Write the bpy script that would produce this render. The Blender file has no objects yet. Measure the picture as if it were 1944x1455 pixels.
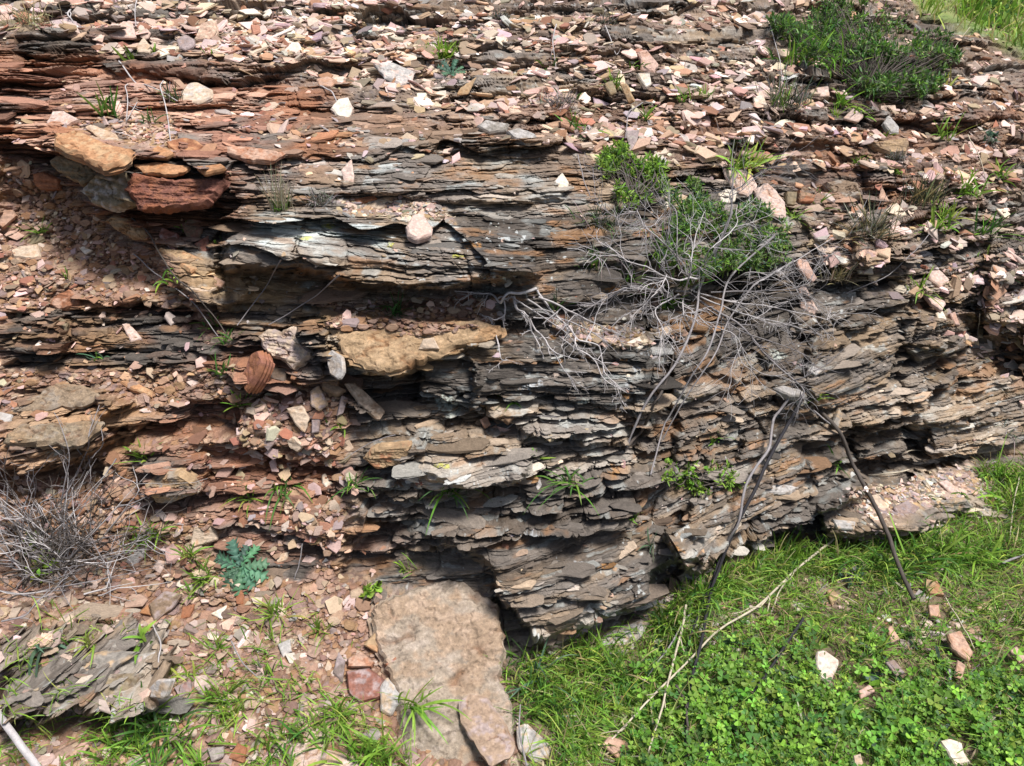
import bpy, math, random
import numpy as np
from mathutils import Vector, Matrix

random.seed(7)
RNG = np.random.default_rng(11)
scene = bpy.context.scene
COL = scene.collection

# ------------------------------------------------------------------ camera
CAM = np.array((0.0, 0.0, 1.5))
PITCH = math.radians(28.0)
FPX = 1497.0                                  # focal length in photo pixels (1944 wide)
cam_data = bpy.data.cameras.new('camera')
cam_data.sensor_width = 36.0
cam_data.lens = 36.0 * FPX / 1944.0
cam_data.clip_start = 0.05
cam_data.clip_end = 300.0
cam = bpy.data.objects.new('camera', cam_data)
cam.location = CAM
cam.rotation_euler = (math.pi / 2 - PITCH, 0, 0)
COL.objects.link(cam)
scene.camera = cam

# ------------------------------------------------------------------ light
SUN_DIR = Vector((0.32, -0.20, 0.92)).normalized()      # towards the sun
world = bpy.data.worlds.new('World')
scene.world = world
world.use_nodes = True
wn = world.node_tree
wn.nodes.clear()
sky = wn.nodes.new('ShaderNodeTexSky')
sky.sky_type = 'NISHITA'
sky.sun_disc = False
sky.sun_elevation = math.asin(SUN_DIR.z)
sky.sun_rotation = math.atan2(SUN_DIR.x, SUN_DIR.y)
sky.dust_density = 3.0
bg = wn.nodes.new('ShaderNodeBackground')
bg.inputs['Strength'].default_value = 0.062
wo = wn.nodes.new('ShaderNodeOutputWorld')
wn.links.new(sky.outputs[0], bg.inputs['Color'])
wn.links.new(bg.outputs[0], wo.inputs['Surface'])
sun_data = bpy.data.lights.new('sun', 'SUN')
sun_data.energy = 3.1
sun_data.angle = math.radians(16.0)
sun_data.color = (1.0, 0.97, 0.945)
sun = bpy.data.objects.new('sun', sun_data)
sun.rotation_euler = SUN_DIR.to_track_quat('Z', 'Y').to_euler()
sun.location = (3, -3, 6)
COL.objects.link(sun)
scene.view_settings.view_transform = 'Standard'
scene.view_settings.look = 'None'
scene.view_settings.exposure = 0.90
scene.view_settings.gamma = 1.0
scene.cycles.max_bounces = 5
scene.cycles.diffuse_bounces = 3

# ------------------------------------------------------------------ noise helpers
def h2(ix, iy, seed=0):
    ix = np.asarray(ix).astype(np.int64).astype(np.uint32)
    iy = np.asarray(iy).astype(np.int64).astype(np.uint32)
    s = (int(seed) * 2246822519) & 0xffffffff
    n = ix * np.uint32(374761393) + iy * np.uint32(668265263) + np.uint32(s)
    n = (n ^ (n >> np.uint32(13))) * np.uint32(1274126177)
    n = (n ^ (n >> np.uint32(15))) * np.uint32(2246822519)
    n = n ^ (n >> np.uint32(16))
    return n.astype(np.float32) * np.float32(1.0 / 4294967296.0)

def vnoise(x, y, seed=0):
    ix = np.floor(x); iy = np.floor(y)
    fx = (x - ix).astype(np.float32); fy = (y - iy).astype(np.float32)
    fx = fx * fx * (3 - 2 * fx); fy = fy * fy * (3 - 2 * fy)
    a = h2(ix, iy, seed); b = h2(ix + 1, iy, seed)
    c = h2(ix, iy + 1, seed); d = h2(ix + 1, iy + 1, seed)
    return (a + (b - a) * fx) * (1 - fy) + (c + (d - c) * fx) * fy - 0.5

def fbm(x, y, oct=4, seed=0, gain=0.5):
    t = 0; a = 1.0; n = 0
    for k in range(oct):
        t = t + a * vnoise(x * (2 ** k) + 17.3 * k, y * (2 ** k) - 9.1 * k, seed + k)
        n += a; a *= gain
    return t / n * 2.0

def sstep(e0, e1, x):
    t = np.clip((x - e0) / (e1 - e0), 0, 1)
    return t * t * (3 - 2 * t)

def lerp(a, b, t):
    return a + (b - a) * t

def poly_sd(poly, X, Y):
    """signed distance in photo pixels, positive inside"""
    P = np.asarray(poly, float)
    n = len(P)
    d = np.full(X.shape, 1e9, np.float32)
    inside = np.zeros(X.shape, bool)
    for i in range(n):
        ax, ay = P[i]; bx, by = P[(i + 1) % n]
        ex, ey = bx - ax, by - ay
        wx, wy = X - ax, Y - ay
        t = np.clip((wx * ex + wy * ey) / (ex * ex + ey * ey + 1e-9), 0, 1)
        d = np.minimum(d, (wx - ex * t) ** 2 + (wy - ey * t) ** 2)
        c = ((ay <= Y) & (by > Y)) | ((by <= Y) & (ay > Y))
        with np.errstate(divide='ignore', invalid='ignore'):
            xi = ax + (Y - ay) * ex / (ey if abs(ey) > 1e-9 else 1e-9)
        inside ^= c & (X < xi)
    d = np.sqrt(d)
    return np.where(inside, d, -d).astype(np.float32)

def pix_dir(px, py):
    a = (np.asarray(px, float) - 972.0) / FPX
    b = (727.5 - np.asarray(py, float)) / FPX
    cy, sy = math.cos(PITCH), math.sin(PITCH)
    return np.stack([a, cy + b * sy, -sy + b * cy], -1)

def pix_at(px, py, Y):
    d = pix_dir(px, py)
    return CAM + d * (np.asarray(Y, float) / d[..., 1])[..., None]

def to_pix(P):
    P = np.asarray(P, float) - CAM
    cy, sy = math.cos(PITCH), math.sin(PITCH)
    f = P[..., 1] * cy - P[..., 2] * sy
    u = P[..., 1] * sy + P[..., 2] * cy
    return 972 + FPX * P[..., 0] / f, 727.5 - FPX * u / f
# ------------------------------------------------------------------ the bank: base surface
STEP = 1.5
STEPY = 0.95
gx = np.concatenate([np.arange(-760, 0, 5.0), np.arange(0, 1944, STEP), np.arange(1944, 2760, 5.0)])
gy = np.concatenate([np.arange(-250, 0, 4.0), np.arange(0, 1455, STEPY), np.arange(1455, 2010, 5.0)])
GX, GY = np.meshgrid(gx, gy)
GX = GX.astype(np.float32); GY = GY.astype(np.float32)
ROWS = [-260, -100, 0, 100, 200, 300, 400, 500, 600, 700, 800, 900, 1000, 1100, 1200, 1300, 1455, 1700, 2020]
GR = [2.175, 1.90, 1.667, 1.474, 1.308, 1.094, .831, .59]
PROF = {
    -770: [4.0, 3.1, 2.7, 2.45, 2.2, 2.08, 2.02, 1.93, 1.82, 1.72, 1.62, 1.54, 1.46, 1.37, 1.26, 1.16, 1.01, .79, .56],
    0: [4.0, 3.1, 2.7, 2.45, 2.2, 2.1, 2.08, 2.0, 1.88, 1.78, 1.66, 1.58, 1.52, 1.42, 1.28, 1.18, 1.02, .80, .57],
    300: [4.3, 3.4, 3.0, 2.65, 2.3, 2.07, 2.0, 1.95, 1.86, 1.78, 1.70, 1.62, 1.55, 1.46, 1.35, 1.22, 1.05, .81, .58],
    600: [4.6, 3.6, 3.15, 2.75, 2.4, 2.12, 1.95, 1.88, 1.80, 1.73, 1.66, 1.6, 1.53, 1.45, 1.34, 1.21, 1.05, .82, .59],
    900: [4.9, 3.8, 3.3, 2.85, 2.48, 2.18, 1.98, 1.86, 1.80, 1.72, 1.64, 1.57, 1.50, 1.44, 1.39, 1.27, 1.08, .831, .59],
    1200: [5.0, 3.85, 3.35, 2.92, 2.56, 2.27, 2.05, 1.95, 1.86, 1.76, 1.68, 1.62, 1.56, 1.50, 1.45, 1.30, 1.092, .831, .59],
    1500: [5.5, 4.3, 3.7, 3.22, 2.85, 2.55, 2.33, 2.2, 2.11, 2.04, 1.99, 1.94, 1.87] + GR[2:],
    1800: [10, 7.5, 5.3, 3.7, 3.2, 2.85, 2.6, 2.43, 2.36, 2.3, 2.24] + GR,
    1944: [11, 8.5, 6.4, 4.0, 3.4, 3.05, 2.8, 2.62, 2.52, 2.44, 2.37] + GR,
    2300: [12, 9.5, 7.5, 5.2, 3.9, 3.45, 3.15, 2.95, 2.8, 2.68, 2.5] + GR,
    2770: [13, 10.5, 8.5, 6.5, 4.8, 3.9, 3.55, 3.25, 3.0, 2.8, 2.55] + GR,
}
def cubic(xk, yk, x):
    """monotone-ish Catmull-Rom along the first axis of yk"""
    xk = np.asarray(xk, float); yk = np.asarray(yk, float)
    i = np.clip(np.searchsorted(xk, x, side='right') - 1, 0, len(xk) - 2)
    m = np.zeros_like(yk)
    dk = (yk[1:] - yk[:-1]) / (xk[1:] - xk[:-1]).reshape((-1,) + (1,) * (yk.ndim - 1))
    m[1:-1] = np.where(dk[1:] * dk[:-1] > 0, 2 * dk[1:] * dk[:-1] / (dk[1:] + dk[:-1] + 1e-12), 0)
    m[0] = dk[0]; m[-1] = dk[-1]
    h = (xk[i + 1] - xk[i])
    sh = (-1,) + (1,) * (yk.ndim - 1)
    t = ((x - xk[i]) / h).reshape(sh); h = h.reshape(sh)
    return ((1 + 2 * t) * (1 - t) ** 2) * yk[i] + t * (1 - t) ** 2 * h * m[i] + t * t * (3 - 2 * t) * yk[i + 1] + t * t * (t - 1) * h * m[i + 1]

_cols = sorted(PROF)
_tab = np.array([PROF[c] for c in _cols]).T            # rows x cols
_tab = np.log(_tab)
_t1 = cubic(ROWS, _tab, gy)                            # ny x cols
BASEY = np.exp(cubic(_cols, _t1.T, gx).T).astype(np.float32)

# warp of pixel coordinates so that painted outlines are ragged
WX = GX + 16 * fbm(GX / 60, GY / 26, 4, 31) + 5 * fbm(GX / 11, GY / 5, 2, 33)
WY = GY + 10 * fbm(GX / 70, GY / 30, 4, 32) + 4 * fbm(GX / 12, GY / 6, 2, 34)

def paint(poly, soft=10, warp=1.0):
    X = lerp(GX, WX, warp); Y = lerp(GY, WY, warp)
    x0 = min(p[0] for p in poly) - soft - 40; x1 = max(p[0] for p in poly) + soft + 40
    y0 = min(p[1] for p in poly) - soft - 40; y1 = max(p[1] for p in poly) + soft + 40
    i0, i1 = np.searchsorted(gx, [x0, x1]); j0, j1 = np.searchsorted(gy, [y0, y1])
    out = np.zeros(GX.shape, np.float32)
    if i1 > i0 and j1 > j0:
        sl = (slice(j0, j1), slice(i0, i1))
        out[sl] = sstep(-soft, soft, poly_sd(poly, X[sl], Y[sl]))
    return out

# large ledges (+, towards the viewer) and recesses (-), metres, outlines in photo pixels
FEATURES = [
    # big grey lichened ledge and the hollow under it
    ([(400, 500), (560, 522), (720, 547), (900, 550), (1000, 522), (900, 575), (700, 580), (560, 620), (430, 600)], -.05, 10),
    ([(550, 425), (558, 425), (562, 482), (553, 482)], -.03, 2),
    # block line above it
    ([(650, 318), (820, 322), (1060, 352), (1070, 380), (860, 384), (650, 366)], .035, 6),
    ([(480, 330), (640, 310), (650, 365), (500, 392)], .03, 8),
    # rust ledge on the left and the hollow beneath it
    ([(100, 255), (260, 275), (450, 300), (440, 320), (240, 330), (110, 325)], .05, 6),
    ([(150, 330), (230, 322), (245, 390), (170, 405)], .05, 5),
    ([(230, 322), (440, 318), (400, 388), (280, 402)], .055, 4),
    ([(0, 280), (90, 290), (170, 410), (310, 470), (300, 560), (180, 520), (60, 470), (0, 470)], -.06, 22),
    ([(230, 404), (400, 390), (450, 420), (400, 470), (310, 440)], -.07, 8),
    ([(0, 215), (90, 225), (100, 290), (0, 285)], -.02, 8),
    ([(370, 200), (520, 205), (560, 250), (420, 280), (330, 262)], -.03, 8),
    ([(300, 130), (470, 135), (520, 180), (300, 205)], .02, 6),
    # dark hollow right of centre beside the far block
    ([(1868, 600), (1950, 620), (1950, 720), (1880, 690), (1820, 610)], -.10, 10),
    ([(1880, 480), (1960, 470), (1960, 640), (1885, 640)], .06, 5),
    ([(1800, 480), (1872, 470), (1876, 640), (1810, 600)], -.02, 5),
    # tan ledge with soil on it, cavity under it
    ([(560, 610), (640, 600), (900, 610), (955, 632), (860, 676), (760, 712), (640, 690), (575, 650)], .055, 6),
    ([(640, 694), (760, 716), (800, 706), (798, 770), (720, 790), (650, 740)], -.09, 5),
    ([(800, 690), (890, 660), (910, 730), (850, 780), (800, 760)], .03, 5),
    # main cliff block under the dry roots
    ([(890, 650), (1262, 640), (1268, 780), (1180, 850), (1000, 830), (900, 780)], .04, 5),
    ([(1275, 640), (1400, 640), (1440, 720), (1330, 760), (1280, 760)], .02, 5),
    ([(1268, 640), (1284, 640), (1284, 790), (1268, 780)], -.05, 4),
    ([(700, 850), (900, 820), (1010, 880), (960, 930), (820, 900), (700, 890)], .035, 6),
    ([(660, 905), (800, 930), (760, 1000), (660, 980)], .025, 6),
    ([(780, 1000), (1240, 990), (1330, 1060), (1250, 1080), (1240, 1140), (1040, 1236), (950, 1150), (930, 1080)], .028, 7),
    ([(1240, 1090), (1330, 1050), (1270, 1130), (1236, 1150)], -.06, 5),
    ([(960, 870), (1420, 830), (1560, 880), (1420, 940), (1000, 985)], .012, 10),
    ([(1180, 800), (1290, 790), (1270, 880), (1200, 900)], -.05, 8),
    ([(1420, 830), (1600, 800), (1640, 900), (1640, 930), (1500, 1010), (1300, 1090), (1260, 1040)], .045, 6),
    ([(1000, 1236), (1250, 1146), (1330, 1080), (1500, 1012), (1640, 936), (1660, 960), (1500, 1040), (1330, 1110), (1240, 1190), (1030, 1260)], -.018, 8),
    # right cliff
    ([(1560, 590), (1700, 575), (1840, 620), (1890, 740), (1880, 800), (1700, 810), (1540, 800), (1520, 700)], .04, 8),
    ([(1720, 605), (1800, 605), (1830, 640), (1780, 660), (1715, 650)], .03, 4),
    ([(1400, 740), (1520, 730), (1540, 800), (1460, 830)], .02, 5),
    ([(1620, 815), (1720, 800), (1728, 870), (1640, 880)], .035, 5),
    ([(1725, 820), (1765, 815), (1760, 870), (1728, 872)], -.07, 5),
    ([(1760, 830), (1944, 810), (2000, 860), (1790, 876)], .03, 5),
    ([(1640, 880), (1950, 872), (1950, 892), (1840, 888), (1640, 905)], -.05, 5),
    # low ledge in front, right
    ([(1560, 965), (1640, 915), (1860, 880), (1915, 985), (1780, 985), (1620, 1040), (1570, 1010)], .10, 6),
    # left blocks
    ([(0, 620), (110, 590), (120, 660), (90, 690), (0, 690)], .03, 6),
    ([(25, 770), (170, 740), (270, 760), (180, 795), (30, 795)], .035, 5),
    ([(0, 800), (190, 795), (200, 850), (120, 890), (0, 890)], .05, 5),
    ([(0, 892), (190, 880), (190, 930), (0, 950)], -.04, 8),
    ([(265, 880), (380, 870), (390, 950), (270, 945)], .035, 5),
    ([(130, 560), (210, 570), (205, 640), (130, 640)], .015, 5),
    ([(300, 470), (440, 500), (470, 560), (400, 600), (320, 540)], .035, 6),
    ([(560, 560), (640, 600), (590, 640), (480, 600)], .01, 8),
    ([(0, 1215), (240, 1185), (320, 1240), (300, 1330), (200, 1380), (0, 1390)], .06, 8),
    ([(790, 1000), (770, 1060), (700, 1110), (640, 1100), (700, 1010)], -.04, 10),
    ([(440, 800), (500, 690), (640, 720), (640, 900), (480, 900)], -.012, 20),
    # top scree steps
    ([(860, 85), (1100, 70), (1300, 60), (1300, 84), (1100, 100), (880, 100)], .03, 5),
    ([(690, 165), (840, 160), (850, 195), (690, 200)], .03, 4),
    ([(840, 250), (1040, 255), (1060, 300), (850, 290)], .025, 6),
    ([(1270, 190), (1570, 210), (1580, 262), (1290, 250)], .03, 6),
    ([(1600, 190), (1944, 160), (1944, 220), (1620, 240)], .025, 8),
    ([(1660, 260), (1725, 258), (1720, 286), (1662, 292)], .02, 4),
    ([(1620, 430), (1700, 420), (1716, 530), (1625, 535)], .04, 6),
    ([(1480, 330), (1700, 345), (1690, 400), (1500, 390)], -.025, 8),
    ([(1130, 500), (1420, 520), (1420, 620), (1150, 600)], -.03, 15),
]
FEAT = np.zeros(GX.shape, np.float32)
for poly, dlt, soft in FEATURES:
    FEAT += dlt * (1.2 if dlt > 0 else .9) * paint(poly, soft)

_lg = paint([(415, 475), (480, 398), (640, 388), (860, 420), (1002, 460), (1014, 520), (880, 550), (720, 547), (560, 522), (425, 505)], 14)
FEAT += _lg * (.02 + .125 * np.clip((GY - 385 - .05 * (GX - 480)) / 95, 0, 1))
_nose = paint([(790, 985), (1240, 975), (1335, 1050), (1250, 1085), (1240, 1140), (1040, 1238), (950, 1150), (930, 1080)], 7)
FEAT += _nose * .06 * np.clip((GY - 985) / 190, 0, 1)
_rb = paint([(1430, 830), (1600, 800), (1640, 900), (1640, 930), (1500, 1010), (1300, 1090), (1260, 1040)], 7)
FEAT += _rb * .05 * np.clip((GY - 830) / 130, 0, 1)

# region weights
def blob(*polys, soft=30, warp=1.0):
    m = np.zeros(GX.shape, np.float32)
    for p in polys:
        m = np.maximum(m, paint(p, soft, warp))
    return m

GPOLY = [(1000, 1262), (1120, 1215), (1240, 1190), (1300, 1120), (1420, 1060), (1500, 1030), (1580, 1035), (1700, 1030), (1800, 985), (1915, 990), (1850, 890), (2000, 880), (2800, 880), (2800, 2100), (940, 2100), (985, 1400), (950, 1260)]
GROUND = blob(GPOLY, soft=9)
GDIST = np.full(GX.shape, 300, np.float32)
_i0, _i1 = np.searchsorted(gx, [700, 2200]); _j0, _j1 = np.searchsorted(gy, [780, 1460])
_sl = (slice(_j0, _j1), slice(_i0, _i1))
GDIST[_sl] = -poly_sd(GPOLY, WX[_sl], WY[_sl])                 # pixels above the foot of the rock
FOOT = sstep(-4, 46, GDIST)
FEAT = np.where(FEAT > 0, FEAT * FOOT, FEAT * sstep(0, 20, GDIST))

HILL = sstep(-10, 10, (np.interp(GX, [1690, 1760, 1850, 1944, 2100, 2300, 2770], [-40, 24, 52, 98, 120, 160, 210]) - WY)) * sstep(1640, 1700, GX)
SOIL = blob([(0, 300), (90, 330), (200, 430), (330, 520), (430, 650), (470, 760), (640, 720), (660, 980), (640, 1100), (700, 1110), (720, 1300), (980, 1455), (980, 2100), (-800, 2100), (-800, 300)], soft=24)
SOIL = np.maximum(SOIL, blob([(580, 575), (900, 560), (960, 600), (900, 625), (760, 640), (640, 640)], soft=10))
SOIL = np.maximum(SOIL, blob([(700, 1130), (930, 1130), (960, 1250), (985, 1460), (690, 1480)], soft=10))
SCREE = blob([(-800, -300), (2800, -300), (2800, 300), (1944, 420), (1700, 330), (1500, 330), (1130, 300), (1000, 225), (800, 215), (600, 130), (450, 120), (250, 100), (120, 60), (-800, 60)], soft=30)
SCREE = np.maximum(SCREE, blob([(1180, 270), (1500, 330), (1560, 500), (1700, 560), (1944, 760), (2800, 800), (2800, 240), (1700, 220)], soft=30) * .75)
LEDGECHIP = blob([(1600, 930), (1850, 885), (1890, 930), (1780, 950), (1640, 990)], [(240, 215), (330, 225), (350, 285), (200, 270), (130, 240)], [(640, 375), (840, 385), (860, 420), (640, 405)], [(1040, 600), (1220, 630), (1240, 660), (1080, 650)], soft=9)
# bedrock standing out of the soil on the left
ROCKL = blob([(0, 600), (130, 585), (330, 640), (300, 700), (0, 700)], [(20, 745), (190, 735), (290, 770), (450, 760), (450, 830), (260, 830), (200, 900), (0, 905)],
             [(240, 860), (460, 850), (640, 860), (650, 960), (420, 970), (270, 960)], [(0, 1210), (240, 1180), (330, 1240), (300, 1340), (180, 1400), (0, 1400)],
             [(310, 470), (450, 500), (640, 600), (560, 650), (400, 620)], [(120, 560), (350, 590), (470, 640), (440, 700), (250, 690), (130, 640)], [(420, 960), (560, 970), (640, 1060), (560, 1120), (400, 1060)], soft=12)
CHIP = np.clip(np.maximum.reduce([SOIL * (1 - ROCKL), SCREE * .8, LEDGECHIP]), 0, 1) * (1 - GROUND)
_pat = sstep(-.12, .25, fbm(GX / 150, GY / 30, 4, 71))
CHIP = np.where(SCREE > .3, CHIP * lerp(.85, .05, _pat), CHIP)
STRAT = np.clip(1 - CHIP, 0, 1) * (1 - GROUND) * (1 - HILL)

BY = BASEY - FEAT * (1 - GROUND)
Pb = pix_at(GX, GY, BASEY).astype(np.float32)           # smooth base: texture coordinates
WXc, WYc, WZc = Pb[..., 0], Pb[..., 1], Pb[..., 2]

# bedding: tilted, gently folded
def gauss(cx, cy, rx, ry):
    return np.exp(-((GX - cx) / rx) ** 2 - ((GY - cy) / ry) ** 2)
dip = -0.02 + 0.10 * gauss(1120, 740, 260, 120) - .13 * gauss(1200, 1080, 420, 130) - .13 * gauss(100, 1300, 330, 140) \
    + .10 * gauss(800, 460, 350, 60) - .03 * gauss(1700, 720, 260, 140) + .06 * gauss(300, 330, 200, 90) + .10 * gauss(1500, 240, 420, 150) - .12 * gauss(850, 900, 250, 110)
cxw = np.array([-.9, -.45, 0, .3, .75, 1.2])
S0 = WZc + .06 * WYc
S0 = S0 + dip * (WXc - np.round(WXc / .9) * 0) * 0 
# integrate dip along each row so that bedding lines follow it
dxr = np.diff(WXc, axis=1, prepend=WXc[:, :1])
tilt = np.cumsum(dip * dxr, axis=1)
mid = int(np.searchsorted(gx, 972))
tilt = tilt - tilt[:, mid:mid + 1]
S = (S0 + tilt + .009 * fbm(WXc / .6, WZc / .3, 2, 5) + .0025 * fbm(WXc / .15, WZc / .06, 3, 6)).astype(np.float32)
Lc = (WXc + .35 * WYc + .02 * fbm(WXc / .1, WZc / .1, 2, 9)).astype(np.float32)

def terrace(h, L, seed):
    sw = S + h * .5 * vnoise(Lc / L, S / (h * 2), seed) + h * .35 * vnoise(Lc / (L * .22), S / h, seed + 1)
    i = np.floor(sw / h); fs = np.clip(sw / h - i, 0, 1)
    return h * (sstep(.58, .98, fs) - fs), sstep(.60, .70, fs)
TW_ = np.clip(sstep(2.15, 2.6, BASEY) * (1 - GROUND) * (1 - HILL) * (.45 + .55 * _pat) * (1 - .55 * gauss(480, 60, 420, 80)), 0, 1)
TLOC = np.maximum(gauss(110, 1300, 230, 110) ** .5 * (GX < 340), .6 * ROCKL) * (1 - GROUND)
TA, RA = terrace(.075, .5, 808); TB, RB = terrace(.026, .22, 818); TC, RC = terrace(.020, .16, 828)
TERR = TW_ * (TA + .8 * TB) + TLOC * 1.0 * TC
RISER = np.clip(TW_ * np.maximum(RA, .6 * RB), 0, 1)
SB = S
S = (S + TW_ * TERR * .92).astype(np.float32)
WZr = WZc + TW_ * TERR
def strata(l, s, levels, seed):
    d = np.zeros(l.shape, np.float32)
    tone = np.zeros(l.shape, np.float32)
    mult = np.ones(l.shape, np.float32)
    for k, (h, L, A, G) in enumerate(levels):
        sd = seed + 100 * k
        sw = s + h * (.35 + .13 * k) * vnoise(l / (L * .6), s / (h * 2.2), sd) + h * .25 * vnoise(l / (L * .14), s / h, sd + 1)
        fi = sw / h
        fi = fi + .45 * vnoise(fi, fi * 0, sd + 8)
        i = np.floor(fi); fs = fi - i
        lw = l / L + 7 * h2(i, i * 0, sd + 2) + .35 * vnoise(s / h * 1.1, l / L * 3, sd + 3)
        j = np.floor(lw); fl = lw - j
        r = h2(i, j, sd + 4); r2 = h2(i, j, sd + 5); r3 = h2(i, j, sd + 6)
        es = np.minimum(fs, 1 - fs) * h
        el = np.minimum(fl, 1 - fl) * L
        w = h * .12 + .0007
        gr = np.exp(-(es / w) ** 1.5) + .8 * np.exp(-(el / (w * 1.1)) ** 1.5) * (r3 < .75)
        lens = 1 - .55 * np.abs(2 * fl - 1) ** 3
        d += mult * (A * (r - .5) * 1.3 * lens + A * .8 * (.5 - fs) * (.4 + r2) + A * .35 * (fl - .5) * (r3 - .5) * 2 - G * np.minimum(gr, 1))
        tone += (r2 - .5) / (k + 1.2)
        if k < len(levels) - 1:
            mult = mult * lerp(.35, 1.15, sstep(.2, .45, h2(i, j, sd + 7)))
    return d, tone

LEV = [(.17, .55, .060, .020), (.062, .30, .052, .024), (.024, .16, .031, .019), (.0098, .09, .0175, .0130), (.0044, .06, .0090, .0062)]
D1, TONE = strata(Lc, S, LEV, 3)
D1 += .0045 * fbm(Lc / .05, S / .0045, 3, 77) + .003 * fbm(Lc / .012, S / .008, 2, 78)

def chips(scale, asp, seed):
    """field of overlapping angular chips: height, per-chip random numbers"""
    u = (WXc / scale).astype(np.float32); v = ((WYc * .75 + WZc * .9) / (scale * asp)).astype(np.float32)
    u = u + .22 * vnoise(u * 1.7, v * 1.7, seed + 40); v = v + .22 * vnoise(u * 1.7, v * 1.7, seed + 41)
    iu = np.floor(u); iv = np.floor(v)
    best = np.full(u.shape, -1e9, np.float32); bid = np.zeros(u.shape, np.float32); second = best.copy()
    for a in (-1, 0, 1):
        for b in (-1, 0, 1):
            cu = iu + a; cv = iv + b
            r1 = h2(cu, cv, seed); r2 = h2(cu, cv, seed + 1); r3 = h2(cu, cv, seed + 2); r4 = h2(cu, cv, seed + 3); r5 = h2(cu, cv, seed + 4)
            du = u - (cu + r1); dv = v - (cv + r2)
            ang = r3 * 6.2832
            c, s_ = np.cos(ang), np.sin(ang)
            x = c * du + s_ * dv; y = -s_ * du + c * dv
            # a tilted plate with an angular outline
            rad = np.maximum.reduce([np.abs(x) * (1.0 + r5 * .5), np.abs(y) * 1.25, np.abs(x * .7 + y * .75) * 1.15, np.abs(x * .6 - y * .8) * (1.0 + .3 * r4)])
            top = r4 * .9 + (x * (r1 - .5) + y * (r2 - .5)) * .9
            hh = np.where(rad < .62, top - np.clip((rad - .5) / .12, 0, 1) * .25, -1.0 - rad)
            m = hh > best
            best = np.where(m, hh, best); bid = np.where(m, r5 + cu * 13.7 + cv * 7.3, bid)
    return np.maximum(best, -1.2), bid

C1, ID1 = chips(.030, .75, 201)
C2, ID2 = chips(.013, .8, 231)
C3, ID3 = chips(.006, .9, 261)
pick = C1 > .35 + .5 * fbm(WXc / .2, WZc / .15, 3, 280)
pick2 = C2 > .15
CH = np.where(pick, C1 * .011, np.where(pick2, C2 * .0052 + .001, C3 * .0024))
CID = np.where(pick, ID1, np.where(pick2, ID2 + .37, ID3 + .71))
CSZ = np.where(pick, 0, np.where(pick2, 1, 2))

CHIP = CHIP * (1 - .97 * RISER); STRAT = np.maximum(STRAT, RISER)
ampS = STRAT * lerp(1.0, .9, SCREE) * lerp(1, .8, SOIL)
DISP = ampS * lerp(.35, 1, FOOT) * D1 + CHIP * (CH * lerp(1, 1.5, SOIL) + .030 * SOIL * fbm(WXc / .17, (WYc + WZc) / .11, 3, 305) + .012 * fbm(WXc / .09, (WYc + WZc) / .07, 4, 300)) + GROUND * (.012 * fbm(WXc / .12, WYc / .12, 4, 301) + .4 * CH) + HILL * .08 * fbm(WXc / .6, WYc / .9, 4, 302)
DISP += .018 * fbm(WXc / .22, WZc / .12, 3, 303) * (1 - GROUND) * (1 - HILL)
# displacement acts outward: towards the viewer and, where the bank flattens, upward
flat = sstep(2.3, 3.2, BASEY) * (1 - GROUND)
flat = flat * (1 - RISER)
NY = np.where(GROUND > .5, -.25, lerp(-.95, -.55, flat)).astype(np.float32)
NZ = np.where(GROUND > .5, .95, lerp(.25, .75, flat)).astype(np.float32)
P = pix_at(GX, GY, BY).astype(np.float32)
P[..., 1] += NY * DISP
P[..., 2] += NZ * DISP + TERR

# ------------------------------------------------------------------ colour of the rock
def C(r, g, b):
    return np.array((r, g, b), np.float32)
GREY = C(.180, .155, .132); TANC = C(.40, .27, .145); RUSTC = C(.29, .120, .055); DKBR = C(.115, .082, .056)
REDB = C(.23, .105, .068); LICH = C(.46, .50, .48); PALE = C(.60, .44, .35); CREAM = C(.62, .50, .36); OCH = C(.34, .22, .11)
SOILC = C(.20, .105, .065); PURP = C(.32, .255, .25); ORL = C(.42, .20, .06); YEL = C(.48, .50, .06)
def mixc(c, col, w):
    return c + (col - c) * w[..., None]
RUST = np.clip(blob([(-800, 40), (250, 70), (620, 160), (720, 250), (620, 310), (480, 330), (440, 400), (300, 480), (120, 440), (-800, 500)], soft=60), 0, 1)
RUST = np.maximum(RUST, .6 * blob([(600, 200), (1000, 200), (1700, 200), (1944, 150), (1944, 330), (1700, 420), (1450, 330), (1100, 240), (600, 260)], soft=50))
RUST = np.maximum(RUST, .9 * blob([(0, 400), (300, 480), (470, 650), (660, 730), (640, 1000), (760, 1000), (680, 1120), (400, 1050), (0, 960), (-700, 900), (-700, 450)], soft=50))
TANW = np.maximum.reduce([blob([(560, 590), (900, 600), (960, 632), (860, 680), (760, 715), (640, 695)], soft=14), .7 * blob([(300, 470), (440, 500), (560, 560), (500, 640), (330, 540)], soft=25),
                   .55 * blob([(0, 590), (200, 580), (330, 700), (250, 900), (0, 900)], soft=30), .2 * blob([(1500, 560), (1900, 600), (1944, 900), (1560, 880)], soft=60), .4 * blob([(1600, 420), (1720, 420), (1720, 540), (1600, 540)], soft=15)])
GREYW = np.maximum.reduce([blob([(430, 470), (500, 405), (650, 395), (860, 425), (880, 470), (700, 480), (560, 470)], soft=14), .6 * blob([(530, 310), (650, 310), (660, 345), (520, 360)], soft=12), .35 * blob([(1020, 650), (1260, 650), (1230, 860), (1000, 840)], soft=40),
                    .5 * blob([(930, 300), (1080, 360), (1080, 400), (900, 380)], soft=30), .4 * blob([(650, 255), (790, 280), (780, 330), (650, 320)], soft=20)])
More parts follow.
